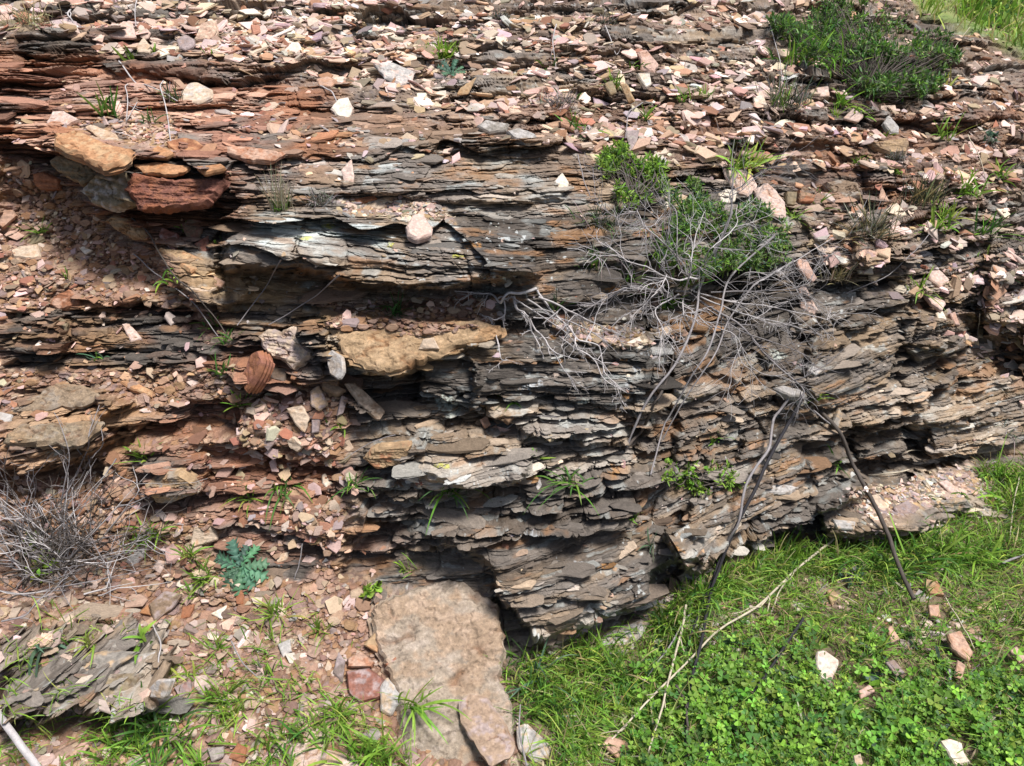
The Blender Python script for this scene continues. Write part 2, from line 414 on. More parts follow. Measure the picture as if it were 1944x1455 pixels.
n1 = fbm(Lc / .25, S / .05, 4, 401); n2 = fbm(Lc / .06, S / .012, 4, 402); n3 = fbm(WXc / .02, WZr / .012, 3, 403)
n4 = fbm(Lc / .12, S / .03, 4, 404)
col = np.empty(GX.shape + (3,), np.float32); col[:] = GREY
col = mixc(col, DKBR, .65 * sstep(.0, .5, n1 + .5 * n2))
col = mixc(col, OCH, .38 * sstep(-.1, .5, n4 + .4 * TONE))
col = mixc(col, REDB, RUST * .85 * sstep(-.55, .25, n4 + .5 * TONE))
BRN = sstep(-.2, .3, fbm(WXc / .5, WZc / .16, 3, 441)) * blob([(560, 200), (1130, 230), (1130, 480), (900, 400), (560, 320)], soft=60)
col = mixc(col, C(.20, .125, .075), .6 * BRN)
col = mixc(col, RUSTC, RUST * .60 * sstep(-.1, .45, n1 + .6 * TONE))
col = mixc(col, TANC, TANW * sstep(-.55, .1, n4 + .5 * n2 + .5 * TONE))
col = mixc(col, LICH, GREYW * .8 * sstep(-.25, .3, n2 + .6 * n1))
col = mixc(col, LICH * .8, (1 - RUST) * .45 * sstep(.22, .5, n2 + .3 * n3))
col = mixc(col, ORL, .8 * (1 - RUST) * sstep(.80, .95, fbm(WXc / .03, WZc / .02, 3, 410) + .35 * fbm(WXc / .4, WZc / .3, 2, 411)))
col = col * np.clip(1 + .75 * TONE + .25 * n3, .35, 2.2)[..., None]
col = mixc(col, C(.44, .40, .34), .7 * sstep(.25, .8, TONE) * (1 - .5 * RUST))
_sp = fbm(WXc / .011, WZr / .008, 3, 460) + .35 * fbm(WXc / .25, WZc / .2, 3, 461)
col = mixc(col, C(.50, .52, .50), .8 * (1 - RUST) * sstep(.58, .72, _sp))
_rs = fbm(Lc / .09, S / .02, 4, 462) + .5 * fbm(WXc / .4, WZc / .25, 3, 463)
col = mixc(col, C(.33, .17, .075), .55 * sstep(.30, .6, _rs))
# chip beds
cr = (CID * 0.61803) % 1.0; cr2 = (CID * 3.7177) % 1.0; cr = cr.astype(np.float32); cr2 = cr2.astype(np.float32)
cc = np.empty_like(col); cc[:] = PALE * .8
cc = mixc(cc, CREAM, (cr < .22).astype(np.float32)); cc = mixc(cc, PURP, ((cr > .22) & (cr < .36)).astype(np.float32)); cc = mixc(cc, TANC, ((cr > .36) & (cr < .58)).astype(np.float32)); cc = mixc(cc, GREY, ((cr > .58) & (cr < .70)).astype(np.float32))
soilmix = np.clip(SOIL + .5 * RUST, 0, 1)
cc = mixc(cc, lerp(SOILC, RUSTC, .35), soilmix * lerp(.35, .8, cr2))
cc = cc * (.8 + .4 * cr2)[..., None]
fine = (CSZ == 2).astype(np.float32)
cc = mixc(cc, SOILC * .9, fine * .6)
cc = mixc(cc, lerp(DKBR, SOILC, .5), .75 * SCREE)  # scree bed in dark soil brown, with the shade between stones painted in
col = mixc(col, cc, np.clip(CHIP * 1.15, 0, 1))
gcol = np.empty_like(col); gcol[:] = C(.16, .115, .075)
gcol = mixc(gcol, PALE * .6, sstep(.25, .5, fbm(WXc / .12, WYc / .1, 4, 420)) * .6)
col = mixc(col, gcol, GROUND)
hcol = np.empty_like(col); hcol[:] = C(.13, .20, .05)
hcol = mixc(hcol, C(.20, .22, .08), sstep(-.2, .4, fbm(WXc / .7, WYc / .7, 4, 421)))
col = mixc(col, hcol, HILL)
# lichen spots that the photograph shows: (px, py, rx, ry, colour)
SPOTS = [(848, 770, 24, 16, 'w'), (858, 790, 14, 10, 'w'), (1110, 770, 10, 10, 'w'), (1234, 672, 16, 6, 'g'), (1022, 733, 17, 9, 'g'), (1000, 762, 12, 5, 'g'), (610, 432, 12, 5, 'y'), (660, 452, 10, 3, 'y'), (570, 455, 14, 4, 'y'), (868, 489, 15, 3, 'y'), (890, 468, 22, 8, 'o'), (840, 880, 18, 4, 'y'), (1165, 548, 20, 9, 'o'), (1195, 757, 12, 7, 'o'), (1185, 688, 10, 6, 'o'), (1165, 888, 12, 10, 'o'), (1050, 640, 10, 6, 'o'),
         (1020, 1013, 24, 10, 'g'), (1100, 1075, 10, 5, 'g'), (1155, 1082, 20, 7, 'o'), (1170, 998, 18, 6, 'o'), (1290, 1040, 18, 6, 'o'), (1480, 676, 18, 8, 'w'), (1515, 760, 12, 9, 'w'), (1655, 772, 10, 6, 'w'), (745, 925, 12, 8, 'w'), (90, 866, 12, 7, 'w'), (206, 332, 16, 10, 'g'), (205, 372, 8, 5, 'g'), (735, 468, 10, 5, 'y'), (1000, 740, 14, 8, 'g'), (1190, 730, 8, 5, 'g'), (1210, 705, 10, 5, 'g'), (1090, 840, 9, 6, 'g'), (1160, 790, 8, 5, 'g'), (980, 915, 10, 6, 'o'), (1060, 690, 12, 6, 'o'), (1400, 905, 8, 5, 'y'), (880, 462, 20, 6, 'o'), (1240, 540, 16, 8, 'o'), (700, 1010, 8, 5, 'g')]
LC = {'w': C(.62, .68, .60), 'g': C(.52, .55, .56), 'y': C(.55, .56, .05), 'o': C(.46, .22, .06)}
SPK = fbm(WXc / .0045, WZr / .0035, 2, 430)
for (sx, sy, rx, ry, k) in SPOTS:
    q = ((GX - sx) / rx) ** 2 + ((GY - sy) / ry) ** 2 + .8 * n3 + .9 * fbm(GX / 6, GY / 4, 2, int(sx))
    col = mixc(col, LC[k], .62 * sstep(1.2, .35, q) * sstep(-.5, .1, SPK))
col = np.clip(col, .01, .85)

# ------------------------------------------------------------------ materials
def new_mat(name):
    m = bpy.data.materials.new(name); m.use_nodes = True
    nt = m.node_tree; nt.nodes.clear()
    out = nt.nodes.new('ShaderNodeOutputMaterial'); b = nt.nodes.new('ShaderNodeBsdfPrincipled')
    nt.links.new(b.outputs[0], out.inputs[0])
    b.inputs['Roughness'].default_value = .85
    b.inputs['Specular IOR Level'].default_value = .25
    return m, nt, b

def rock_material(name, stretch=(1, 1, 3.5), scale=60, bump=.5, contrast=.5):
    m, nt, b = new_mat(name)
    N = nt.nodes.new; L = nt.links.new
    at = N('ShaderNodeAttribute'); at.attribute_name = 'col'
    tc = N('ShaderNodeTexCoord'); mp = N('ShaderNodeMapping'); mp.inputs['Scale'].default_value = stretch
    L(tc.outputs['Object'], mp.inputs[0])
    n1 = N('ShaderNodeTexNoise'); n1.inputs['Scale'].default_value = scale; n1.inputs['Detail'].default_value = 8; n1.inputs['Roughness'].default_value = .7
    n2 = N('ShaderNodeTexNoise'); n2.inputs['Scale'].default_value = scale * 4; n2.inputs['Detail'].default_value = 4; n2.inputs['Roughness'].default_value = .75
    L(mp.outputs[0], n1.inputs['Vector']); L(mp.outputs[0], n2.inputs['Vector'])
    r = N('ShaderNodeMapRange'); r.inputs['From Min'].default_value = .25; r.inputs['From Max'].default_value = .75
    r.inputs['To Min'].default_value = 1 - contrast; r.inputs['To Max'].default_value = 1 + contrast
    ad = N('ShaderNodeMath'); ad.operation = 'ADD'; L(n1.outputs[0], ad.inputs[0]); L(n2.outputs[0], ad.inputs[1])
    hf = N('ShaderNodeMath'); hf.operation = 'MULTIPLY'; hf.inputs[1].default_value = .5; L(ad.outputs[0], hf.inputs[0])
    L(hf.outputs[0], r.inputs['Value'])
    mx = N('ShaderNodeVectorMath'); mx.operation = 'SCALE'
    L(at.outputs['Color'], mx.inputs[0]); L(r.outputs[0], mx.inputs['Scale'])
    L(mx.outputs[0], b.inputs['Base Color'])
    bp = N('ShaderNodeBump'); bp.inputs['Strength'].default_value = bump; bp.inputs['Distance'].default_value = .004
    L(hf.outputs[0], bp.inputs['Height']); L(bp.outputs[0], b.inputs['Normal'])
    return m

M_ROCK = rock_material('schist_rock', (1, 1, 10.0), 34, .9, .5)
M_STONE = rock_material('loose_stone', (1, 1, 1.6), 55, .45, .30)
M_SLAB = rock_material('slab_rock', (1, 1, 1), 200, .9, .6)
M_SOIL = rock_material('soil', (1, 1, 1), 90, .5, .35)

def raw_mesh(name, V, F, mat, cols=None, smooth=False):
    """mesh from arrays; F is (n,k) or a list of such arrays"""
    Fs = F if isinstance(F, list) else [F]
    Fs = [np.asarray(f, np.int32) for f in Fs if len(f)]
    V = np.asarray(V, np.float32)
    me = bpy.data.meshes.new(name)
    me.vertices.add(len(V)); me.vertices.foreach_set('co', V.ravel())
    nl = sum(f.size for f in Fs); npoly = sum(len(f) for f in Fs)
    me.loops.add(nl); me.polygons.add(npoly)
    me.loops.foreach_set('vertex_index', np.concatenate([f.ravel() for f in Fs]))
    tot = np.concatenate([np.full(len(f), f.shape[1], np.int32) for f in Fs])
    st = np.concatenate([[0], np.cumsum(tot)[:-1]]).astype(np.int32)
    me.polygons.foreach_set('loop_start', st)
    me.polygons.foreach_set('use_smooth', np.full(npoly, smooth, bool))
    me.update(calc_edges=True)
    if cols is not None:
        a = me.attributes.new('col', 'FLOAT_COLOR', 'POINT')
        c4 = np.ones((len(V), 4), np.float32); c4[:, :3] = cols
        a.data.foreach_set('color', c4.ravel())
    for mm in (mat if isinstance(mat, (list, tuple)) else [mat]):
        me.materials.append(mm)
    return me

def link(name, me, parent=None):
    o = bpy.data.objects.new(name, me)
    COL.objects.link(o)
    if parent is not None:
        o.parent = parent
    return o

def tag(o, label=None, cat=None, group=None, kind=None):
    if label: o['label'] = label
    if cat: o['category'] = cat
    if group: o['group'] = group
    if kind: o['kind'] = kind
    return o

ny, nx = GX.shape
idx = np.arange(ny * nx, dtype=np.int32).reshape(ny, nx)
QUADS = np.stack([idx[:-1, :-1], idx[1:, :-1], idx[1:, 1:], idx[:-1, 1:]], -1).reshape(-1, 4)
VF = P.reshape(-1, 3); CF = col.reshape(-1, 3)
reg = np.zeros((ny, nx), np.int8)
reg[HILL > .5] = 2
reg[GROUND > .5] = 1
rq = reg[:-1, :-1].ravel()
def template(seed, flatness, nmin=5, nmax=8):
    r = np.random.default_rng(seed)
    n = int(r.integers(nmin, nmax))
    a = np.sort(r.uniform(0, 6.2832, n)); a = a * .5 + np.arange(n) / n * 6.2832 * .5
    rad = r.uniform(.62, 1.0, n)
    asp = r.uniform(.5, .95)
    if nmin > 6:                                        # long splintery plates, broken along straight joints
        ca, sa = np.cos(a), np.sin(a); q = 3.4
        rad = r.uniform(.86, 1.0, n) / (np.abs(ca) ** q + np.abs(sa) ** q) ** (1 / q)
        asp = r.uniform(.20, .42)
    O = np.stack([np.cos(a) * rad, np.sin(a) * rad * asp], -1)
    sk = r.normal(0, .10, 2)
    rings = []
    top = r.uniform(.86, .97)
    tl = r.normal(0, .3, 2)
    for f, h in ((top, .5), (1.0, .22), (r.uniform(.9, 1.02), -.25), (.72, -.5)):
        q = O * f + r.normal(0, .035, O.shape) + sk * h
        z = np.full(n, h * flatness) + (q @ tl) * flatness * .5 + r.normal(0, .05, n) * flatness
        rings.append(np.concatenate([q, z[:, None]], 1))
    V = np.concatenate(rings + [[[*(sk * .5), .55 * flatness]], [[0, 0, -.5 * flatness]]])
    ii = np.arange(n); jj = (ii + 1) % n
    F = []
    for k in range(3):
        A = np.stack([k * n + ii, (k + 1) * n + ii, (k + 1) * n + jj], -1); B = np.stack([k * n + ii, (k + 1) * n + jj, k * n + jj], -1)
        F += [A, B]
    F.append(np.stack([np.full(n, 4 * n), ii, jj], -1)); F.append(np.stack([np.full(n, 4 * n + 1), 3 * n + jj, 3 * n + ii], -1))
    return V, np.concatenate(F)
TPL = [template(900 + k, [.10, .14, .19, .25, .36][k % 5], 4, 7) for k in range(60)]
TPL_PLATE = [template(1900 + k, [.055, .08, .11, .16][k % 4], 9, 15) for k in range(48)]

def unit(v):
    v = np.asarray(v, float)
    return v / (np.linalg.norm(v, axis=-1, keepdims=True) + 1e-12)

def sample(weight, n, xmin=-260, xmax=2200, ymin=-130, ymax=1640):
    """n spots of the sheet, drawn with the given weight per square photo pixel"""
    dx = np.gradient(gx); dy = np.gradient(gy)
    w = weight * dy[:, None] * dx[None, :]
    w = w * ((GX > xmin) & (GX < xmax) & (GY > ymin) & (GY < ymax))
    c = np.cumsum(w.ravel().astype(np.float64))
    k = np.searchsorted(c, RNG.uniform(0, c[-1], n))
    return np.clip(k, 0, w.size - 1)

def transform_many(tpls, pos, ex, ey, n, sc, cols, shift):
    tid = RNG.integers(0, len(tpls), len(pos))
    VV, FF, CC = [], [], []; base = 0
    for t in range(len(tpls)):
        s = np.where(tid == t)[0]
        if not len(s): continue
        V, F = tpls[t]
        th = np.ptp(V[:, 2])
        W = pos[s][:, None] + sc[s][:, None, None] * (V[None, :, :1] * ex[s][:, None] + V[None, :, 1:2] * ey[s][:, None] + (V[None, :, 2:] + shift * th) * n[s][:, None])
        VV.append(W.reshape(-1, 3)); CC.append(np.repeat(cols[s], len(V), 0))
        FF.append((F[None] + base + (np.arange(len(s)) * len(V))[:, None, None]).reshape(-1, 3)); base += len(s) * len(V)
    return np.concatenate(VV), np.concatenate(FF), np.concatenate(CC)

def bedded_plates():
    w = STRAT * (1 - .3 * SCREE) * (1 - .6 * TW_) * (1 - GROUND) * (1 - HILL)
    w = w * (.35 + .65 * sstep(-.2, .3, fbm(WXc / .16, WZc / .07, 3, 612)))
    w = w * (1 + 2.2 * gauss(520, 215, 340, 75))
    for g in ((120, 1290, 260, 130, .85), (840, 1250, 150, 190, .95), (265, 350, 190, 75, .95), (800, 655, 180, 55, .95), (95, 790, 130, 60, .9), (720, 460, 330, 70, .6), (530, 660, 90, 60, .9)):
        w = w * (1 - g[4] * gauss(*g[:4]))
    k = sample(w, 3000)
    pos = P.reshape(-1, 3)[k].astype(float)
    dp = dip.ravel()[k]
    big = np.clip(np.exp(RNG.normal(math.log(.030), .60, len(k))), .010, .13)
    n = unit(np.stack([dp * .9, np.full(len(k), -.12), np.ones(len(k))], -1) + RNG.normal(0, .07, (len(k), 3)))
    r = np.zeros((len(k), 3)); r[:, 0] = 1; r[:, 1] = RNG.normal(0, .28, len(k))
    ex = unit(r - (r * n).sum(1, keepdims=True) * n); ey = np.cross(n, ex)
    pos[:, 1] += big * RNG.uniform(.10, .26, len(k))
    c = CF[k] * np.exp(RNG.normal(.05, .32, (len(k), 1)))
    return transform_many(TPL_PLATE, pos, ex, ey, n, big * .72, c, 0)

def sub_sheet(name, k, mat):
    q = QUADS[rq == k]
    used = np.zeros(len(VF), bool); used[q.ravel()] = True
    remap = np.cumsum(used) - 1
    V_, F_, C_ = VF[used], [remap[q]], CF[used]
    if k == 0:
        pv, pf, pc = bedded_plates()
        F_.append(pf + len(V_)); V_ = np.concatenate([V_, pv]); C_ = np.concatenate([C_, pc])
    me = raw_mesh(name, V_, F_, mat, C_)
    return tag(link(name, me), kind='structure')
sub_sheet('rock_face', 0, M_ROCK)
sub_sheet('ground', 1, M_SOIL)
sub_sheet('hill', 2, M_SOIL)
# ------------------------------------------------------------------ surface sampling
def surf_idx(px, py):
    i = np.clip(np.searchsorted(gx, px), 0, nx - 1); j = np.clip(np.searchsorted(gy, py), 0, ny - 1)
    return j, i

def surf(px, py):
    j, i = surf_idx(px, py)
    return P[j, i].astype(float)

_du = np.gradient(Pb, axis=1); _dv = np.gradient(Pb, axis=0)
NB = np.cross(_dv, _du); NB /= np.linalg.norm(NB, axis=-1, keepdims=True) + 1e-12
NB *= np.where(NB[..., 1:2] * -1 + NB[..., 2:3] * .8 < 0, -1, 1)

COLS = {'pink': (.47, .32, .26), 'palepink': (.54, .41, .35), 'cream': (.50, .39, .29), 'white': (.62, .55, .46), 'tan': (.38, .26, .15), 'orange': (.40, .215, .11), 'rust': (.29, .125, .065),
        'red': (.24, .105, .075), 'brown': (.215, .15, .10), 'grey': (.24, .215, .185), 'palegrey': (.40, .375, .35), 'mauve': (.30, .24, .23), 'olive': (.24, .19, .12), 'dark': (.13, .10, .08), 'salmon': (.45, .29, .21)}

def px_size(px, py, npx):
    """metres that npx photo pixels span at this spot of the bank"""
    q = surf(px, py) - CAM
    f = q[1] * math.cos(PITCH) - q[2] * math.sin(PITCH)
    return npx * f / FPX

def fit_plane(poly, blend, default):
    P2 = np.asarray(poly, float)
    c = P2.mean(0)
    pts = []
    for k in (1.0, .5):
        for p in P2:
            q = c + (p - c) * k
            pts.append(surf(q[0], q[1]))
    pts = np.array(pts)
    u, s_, vt = np.linalg.svd(pts - pts.mean(0))
    n = vt[2]
    d = unit(default)
    if n @ d < 0: n = -n
    return unit(n * blend + d * (1 - blend)), pts.mean(0)

def hero(poly, label, colour, thick=.016, n=(0, -.65, .76), blend=.4, rough=1.0, name='stone', cat='stone', lam=0.0, mott=None, res=None, lift=0.0, group='larger stones lying on the bank', cover=.85):
    """a stone whose upper face has the outline that the photograph shows, with real thickness behind it"""
    poly = np.asarray(poly, float)
    nrm, c0 = fit_plane(poly, blend, n)
    dirs = pix_dir(poly[:, 0], poly[:, 1])
    def on_plane(off):
        t = ((c0 + nrm * off - CAM) @ nrm) / (dirs @ nrm)
        return CAM + dirs * t[:, None]
    V = on_plane(0)
    ys = np.array([surf(*(poly.mean(0) + (p - poly.mean(0)) * .8))[1] for p in poly])
    ctr = poly.mean(0)
    V8 = V.mean(0) + (V - V.mean(0)) * .8
    gap = np.percentile(V8[:, 1] - ys, cover * 100)
    off = max(thick * .3, (gap + .003) * abs(nrm[1]) + .001)
    off = min(off, .07) + lift
    V = on_plane(off)
    cen = V.mean(0)
    ex = unit(np.cross(nrm, (0, 0, 1.0))) if abs(nrm[2]) < .98 else np.array((1.0, 0, 0)); ey = np.cross(nrm, ex)
    Q = np.stack([(V - cen) @ ex, (V - cen) @ ey], -1)
    size = np.abs(Q).max()
    # resample and roughen the outline
    m = res or (26 if size < .06 else 44 if size < .13 else 84)
    seg = np.linalg.norm(np.roll(Q, -1, 0) - Q, axis=1); cum = np.concatenate([[0], np.cumsum(seg)])
    t = np.arange(m) / m * cum[-1]
    QQ = np.concatenate([Q, Q[:1]])
    O = np.stack([np.interp(t, cum, QQ[:, 0]), np.interp(t, cum, QQ[:, 1])], -1)
    sd = abs(hash(label)) % 1 + (int(poly[0, 0] * 7 + poly[0, 1] * 13) % 977)
    rr = np.linalg.norm(O, axis=1, keepdims=True) + 1e-6
    w = np.arange(m) / m * 6.2832
    jag = fbm(np.cos(w) * m / 9 + sd, np.sin(w) * m / 9, 4, sd, .75)[:, None]
    O = O + O / rr * jag * min(.007, size * .07) * rough
    nl = 2 if thick < .018 else 7
    wj = jag[:, 0]
    lamw = float(np.clip((-nrm[1] - .62) / .2, 0, 1)) * (size > .02)
    def bedding(u_, v_):
        vv = v_ + .10 * u_ + .004 * fbm(u_ / .05 + sd, v_ / .03, 2, sd + 20)
        b1 = fbm(u_ / .11 + sd, vv / .0075, 3, sd + 21); b2 = fbm(u_ / .05, vv / .0035 + sd, 2, sd + 22)
        return np.floor(b1 * 4) / 4 + .35 * b2
    def relief(R):
        u_, v_ = R[:, 0], R[:, 1]
        wob = fbm(u_ / (.5 * size) + sd, v_ / (.25 * size), 4, sd + 5)
        stp = np.floor(wob * 3.2) / 3.2 * .7 + .3 * wob
        fine = fbm(u_ / .016 + sd, v_ / .010, 3, sd + 6)
        crk = np.exp(-(fbm(u_ / (.8 * size) + 3.1 * sd, v_ / (.5 * size), 4, sd + 8) / .035) ** 2) if size > .06 else 0
        return (stp * min(.3 * thick, .03 * size) + fine * min(.0016, .03 * size)) * rough - crk * min(.006, .12 * thick) + lamw * bedding(u_, v_) * min(.0065, .07 * size)
    # interior points on a jittered lattice
    stp_ = max(size / (6 if size < .03 else 16 if size < .06 else 40 if size < .12 else 60), .0026)
    gu, gv = np.meshgrid(np.arange(-size * 1.1, size * 1.1, stp_), np.arange(-size * 1.1, size * 1.1, stp_))
    rg = np.random.default_rng(sd + 1)
    I = np.stack([gu.ravel(), gv.ravel()], -1) + rg.uniform(-.3, .3, (gu.size, 2)) * stp_
    sdv = poly_sd(O, I[:, 0], I[:, 1])
    inset = min(.006, .08 * size)
    I = I[sdv > inset + stp_ * .5]
    cenO = O.mean(0)
    nx_ = np.roll(O, -1, 0) - np.roll(O, 1, 0); nrm2 = unit(np.stack([-nx_[:, 1], nx_[:, 0]], -1))
    tst = poly_sd(O, (O + nrm2 * inset * .7)[:, 0], (O + nrm2 * inset * .7)[:, 1])
    if (tst > 0).mean() < .5: nrm2 = -nrm2
    In = O + nrm2 * inset
    okr = poly_sd(O, In[:, 0], In[:, 1]) > inset * .35
    In = np.where(okr[:, None], In, O * .995 + cenO * .005)
    top2 = np.concatenate([In, I])
    import mathutils
    res_ = mathutils.geometry.delaunay_2d_cdt([mathutils.Vector(q) for q in top2], [], [list(range(m))], 1, 1e-7)
    tv = np.array([tuple(v) for v in res_[0]]); tf = np.array([list(f) for f in res_[2] if len(f) == 3], np.int32).reshape(-1, 3)
    org = res_[3]
    first = {}
    for q, lst in enumerate(org):
        for o_ in lst: first.setdefault(o_, q)
    rim = np.array([first.get(q, 0) for q in range(m)])
    nt = len(tv)
    rings = [O]; hts = [relief(O) - thick * (.10 + .14 * (wj + .5))]
    for k in range(1, nl + 1):
        q = k / nl
        s_ = 1.0 + .05 * fbm(np.cos(w) * 3 + k * 9, np.sin(w) * 3, 2, sd + k) * (.5 + rough * .5) + (.03 if k % 2 else -.03) * (k < nl) * (.6 + .8 * h2(k, sd)) - .14 * q ** 3
        rings.append(cenO + (O - cenO) * s_[:, None]); hts.append(np.full(m, -thick * (.2 + .8 * q)))
    R2 = np.concatenate([tv] + rings + [[cenO]]); H = np.concatenate([relief(tv)] + hts + [[-thick]])
    VV = cen + R2[:, :1] * ex + R2[:, 1:] * ey + H[:, None] * nrm
    ii = np.arange(m); jj = (ii + 1) % m
    F4 = [np.stack([rim[ii], nt + ii, nt + jj, rim[jj]], -1)]
    for k in range(nl):
        F4.append(np.stack([nt + k * m + ii, nt + (k + 1) * m + ii, nt + (k + 1) * m + jj, nt + k * m + jj], -1))
    F4 = np.concatenate(F4)
    F3 = np.concatenate([tf, np.stack([np.full(m, len(VV) - 1), nt + nl * m + jj, nt + nl * m + ii], -1)])
    base = np.array(COLS[colour] if isinstance(colour, str) else colour, np.float32)
    k1 = fbm(R2[:, 0] / .028 + sd, R2[:, 1] / .025, 4, sd + 9)[:, None]; k2 = fbm(R2[:, 0] / .012, R2[:, 1] / .010 + sd, 3, sd + 11)[:, None]
    alt = np.array(COLS[mott] if isinstance(mott, str) else (base * (.72, .62, .52) if mott is None else mott), np.float32)
    k3 = fbm(R2[:, 0] / .0045, R2[:, 1] / .004 + sd, 2, sd + 12)[:, None]
    cl = base + (alt - base) * sstep(-.1, .4, k1 * .6 + .9 * k2) * (.8 if size < .1 else .6)
    cl = cl * (1 + .30 * k2 + .34 * k3)
    cl = cl * (1 + .30 * lamw * bedding(R2[:, 0], R2[:, 1])[:, None])
    if size > .06:
        ck = np.exp(-(fbm(R2[:, 0] / (.8 * size) + 3.1 * sd, R2[:, 1] / (.5 * size), 4, sd + 8) / .045) ** 2)[:, None]
        cl = cl * (1 - ck * np.array((.30, .42, .5)) * sstep(-.3, .3, k1))
    if size > .1:
        st = fbm(R2[:, 0] / .09 + 2 * sd, R2[:, 1] / .07, 4, sd + 15)[:, None]
        cl = cl * (1 + (np.array((.95, .72, .52)) - 1) * sstep(.15, .32, st + .25 * k2) * .45)
        cl = cl * (1 - .5 * sstep(.5, .75, fbm(R2[:, 0] / .006, R2[:, 1] / .006 + sd, 2, sd + 16)[:, None]))
    loc = cen - nrm * thick
    me = raw_mesh(name, VV - loc, [F4, F3], M_SLAB if size > .10 else M_STONE, np.clip(cl, .02, .9))
    o = link(name, me); o.location = loc
    HERO_PIX.append((poly.mean(0)[0], poly.mean(0)[1], np.ptp(poly[:, 0]) * .5, np.ptp(poly[:, 1]) * .5))
    return tag(o, label, cat, group, 'thing')
HERO_PIX = []

UP = (0, -.45, .89); LEAN = (0, -.70, .71); FACE = (0, -.88, .47); RT = (.35, -.65, .68); LT = (-.35, -.65, .68)
SL = 'slabs jutting from the rust coloured ledge'
H = hero
# --- upper left
H([(197, 66), (234, 39), (251, 41), (258, 71), (221, 70)], 'pink triangular slab resting on a brown block at the upper left', 'palepink', .014, mott='salmon')
H([(258, 87), (272, 70), (287, 88), (283, 99), (261, 97)], 'small tan pointed stone just below the pink triangular slab', 'cream', .014)
H([(334, 73), (353, 65), (370, 75), (367, 88), (350, 95), (340, 90)], 'round grey stone with two straws across it near the upper left', 'mauve', .014)
H([(380, 44), (407, 36), (409, 54), (394, 75), (367, 76), (373, 61)], 'blocky orange and cream stone right behind the round grey stone', 'salmon', .03, mott='cream')
H([(343, 173), (357, 158), (373, 154), (404, 170), (401, 183), (377, 195), (345, 193)], 'white speckled stone with orange rim standing on a dark red ledge', 'cream', .02, n=LEAN, mott='palegrey')
H([(88, 230), (99, 211), (119, 210), (148, 225), (116, 240), (104, 237), (89, 247)], 'pinkish grey flat stone at the left end above the big orange slab', 'palepink', .016)
H([(161, 240), (171, 235), (220, 254), (225, 267), (195, 271), (183, 257)], 'thin cream plate lying on the big orange slab', 'cream', .008, n=UP)
H([(104, 254), (139, 247), (158, 250), (178, 259), (213, 274), (249, 282), (245, 297), (223, 309), (196, 315), (173, 304), (139, 287), (103, 274)], 'big orange tan slab jutting out over the hollow on the left', 'orange', .035, n=UP, blend=.2, mott='tan', name='flat_rock', cat='flat rock', group=SL, lift=.035, rough=1.5)
H([(89, 304), (106, 294), (168, 308), (192, 320), (176, 339), (153, 353), (119, 334), (97, 319)], 'olive brown tapering block under the big orange slab', 'olive', .05, n=FACE, blend=.2, name='flat_rock', cat='flat rock', group=SL, lift=.02, rough=1.6)
H([(149, 363), (163, 346), (186, 326), (218, 324), (231, 344), (230, 361), (248, 386), (223, 396), (203, 400), (171, 388)], 'brown block with pale grey lichen at the left of the red slab', 'olive', .06, n=(-.25, -.85, .45), blend=.2, mott='palegrey', name='flat_rock', cat='flat rock', group=SL, lift=.035, rough=1.8)
H([(237, 358), (250, 326), (285, 334), (322, 339), (396, 336), (428, 339), (421, 353), (389, 388), (309, 396), (267, 398), (247, 373)], 'wide dark red slab with a straight sloping right edge over the cavity', 'red', .05, n=(.1, -.72, .68), blend=.15, mott='rust', name='flat_rock', cat='flat rock', group=SL, lift=.035, rough=1.5)
H([(255, 311), (297, 306), (361, 316), (351, 324), (324, 329), (272, 324)], 'thin orange plate above the wide dark red slab', 'orange', .015, n=UP, name='flat_rock', cat='flat rock', group=SL, lift=.02)
H([(372, 318), (420, 309), (428, 315), (385, 327)], 'narrow orange plate right of the thin orange plate', 'orange', .015, n=UP, name='flat_rock', cat='flat rock', group=SL, lift=.015)
H([(314, 269), (347, 259), (371, 264), (386, 277), (371, 292), (342, 295), (319, 279)], 'rusty layered stone on the ledge right of the big orange slab', 'rust', .03, n=LEAN, mott='orange')
H([(281, 285), (300, 276), (330, 288), (318, 296), (290, 294)], 'small orange plate left of the rusty layered stone', 'orange', .016, n=UP)
H([(430, 275), (480, 277), (540, 287), (520, 301), (470, 299), (432, 286)], 'long orange plate at the right end of the rusty ledge', 'salmon', .022, n=UP, name='flat_rock', cat='flat rock', group=SL, lift=.01, mott='rust')
H([(195, 420), (213, 410), (238, 418), (267, 438), (275, 457), (248, 455), (218, 438)], 'tan laminated block below the left end of the red slab', 'tan', .04, n=FACE, name='flat_rock', cat='flat rock', group=SL, rough=1.3)
H([(301, 445), (307, 430), (339, 443), (337, 465), (332, 477)], 'left of two purple brown wedges under the red slab', 'red', .018, n=LEAN, mott='mauve')
H([(345, 425), (359, 415), (386, 418), (384, 438), (371, 462), (354, 448)], 'purple brown wedge leaning beside a small grass sprout under the red slab', 'brown', .018, n=RT, mott='red')
H([(369, 462), (396, 445), (399, 487), (384, 480)], 'dark pointed splinter below the leaning purple brown wedge', 'red', .015, n=RT, mott='dark')
H([(301, 470), (346, 472), (394, 495), (359, 514), (322, 490)], 'ochre slab with a layered edge below the purple brown wedges', 'tan', .03, n=UP, mott='orange', name='flat_rock', cat='flat rock', group=SL)
H([(381, 524), (398, 519), (428, 534), (421, 544), (396, 537)], 'flat pink plank on the tan laminated rock below the ochre slab', 'salmon', .012, n=UP)
H([(352, 546), (372, 540), (412, 545), (395, 553), (368, 553)], 'narrow cream plank below the flat pink plank', 'cream', .01, n=UP)
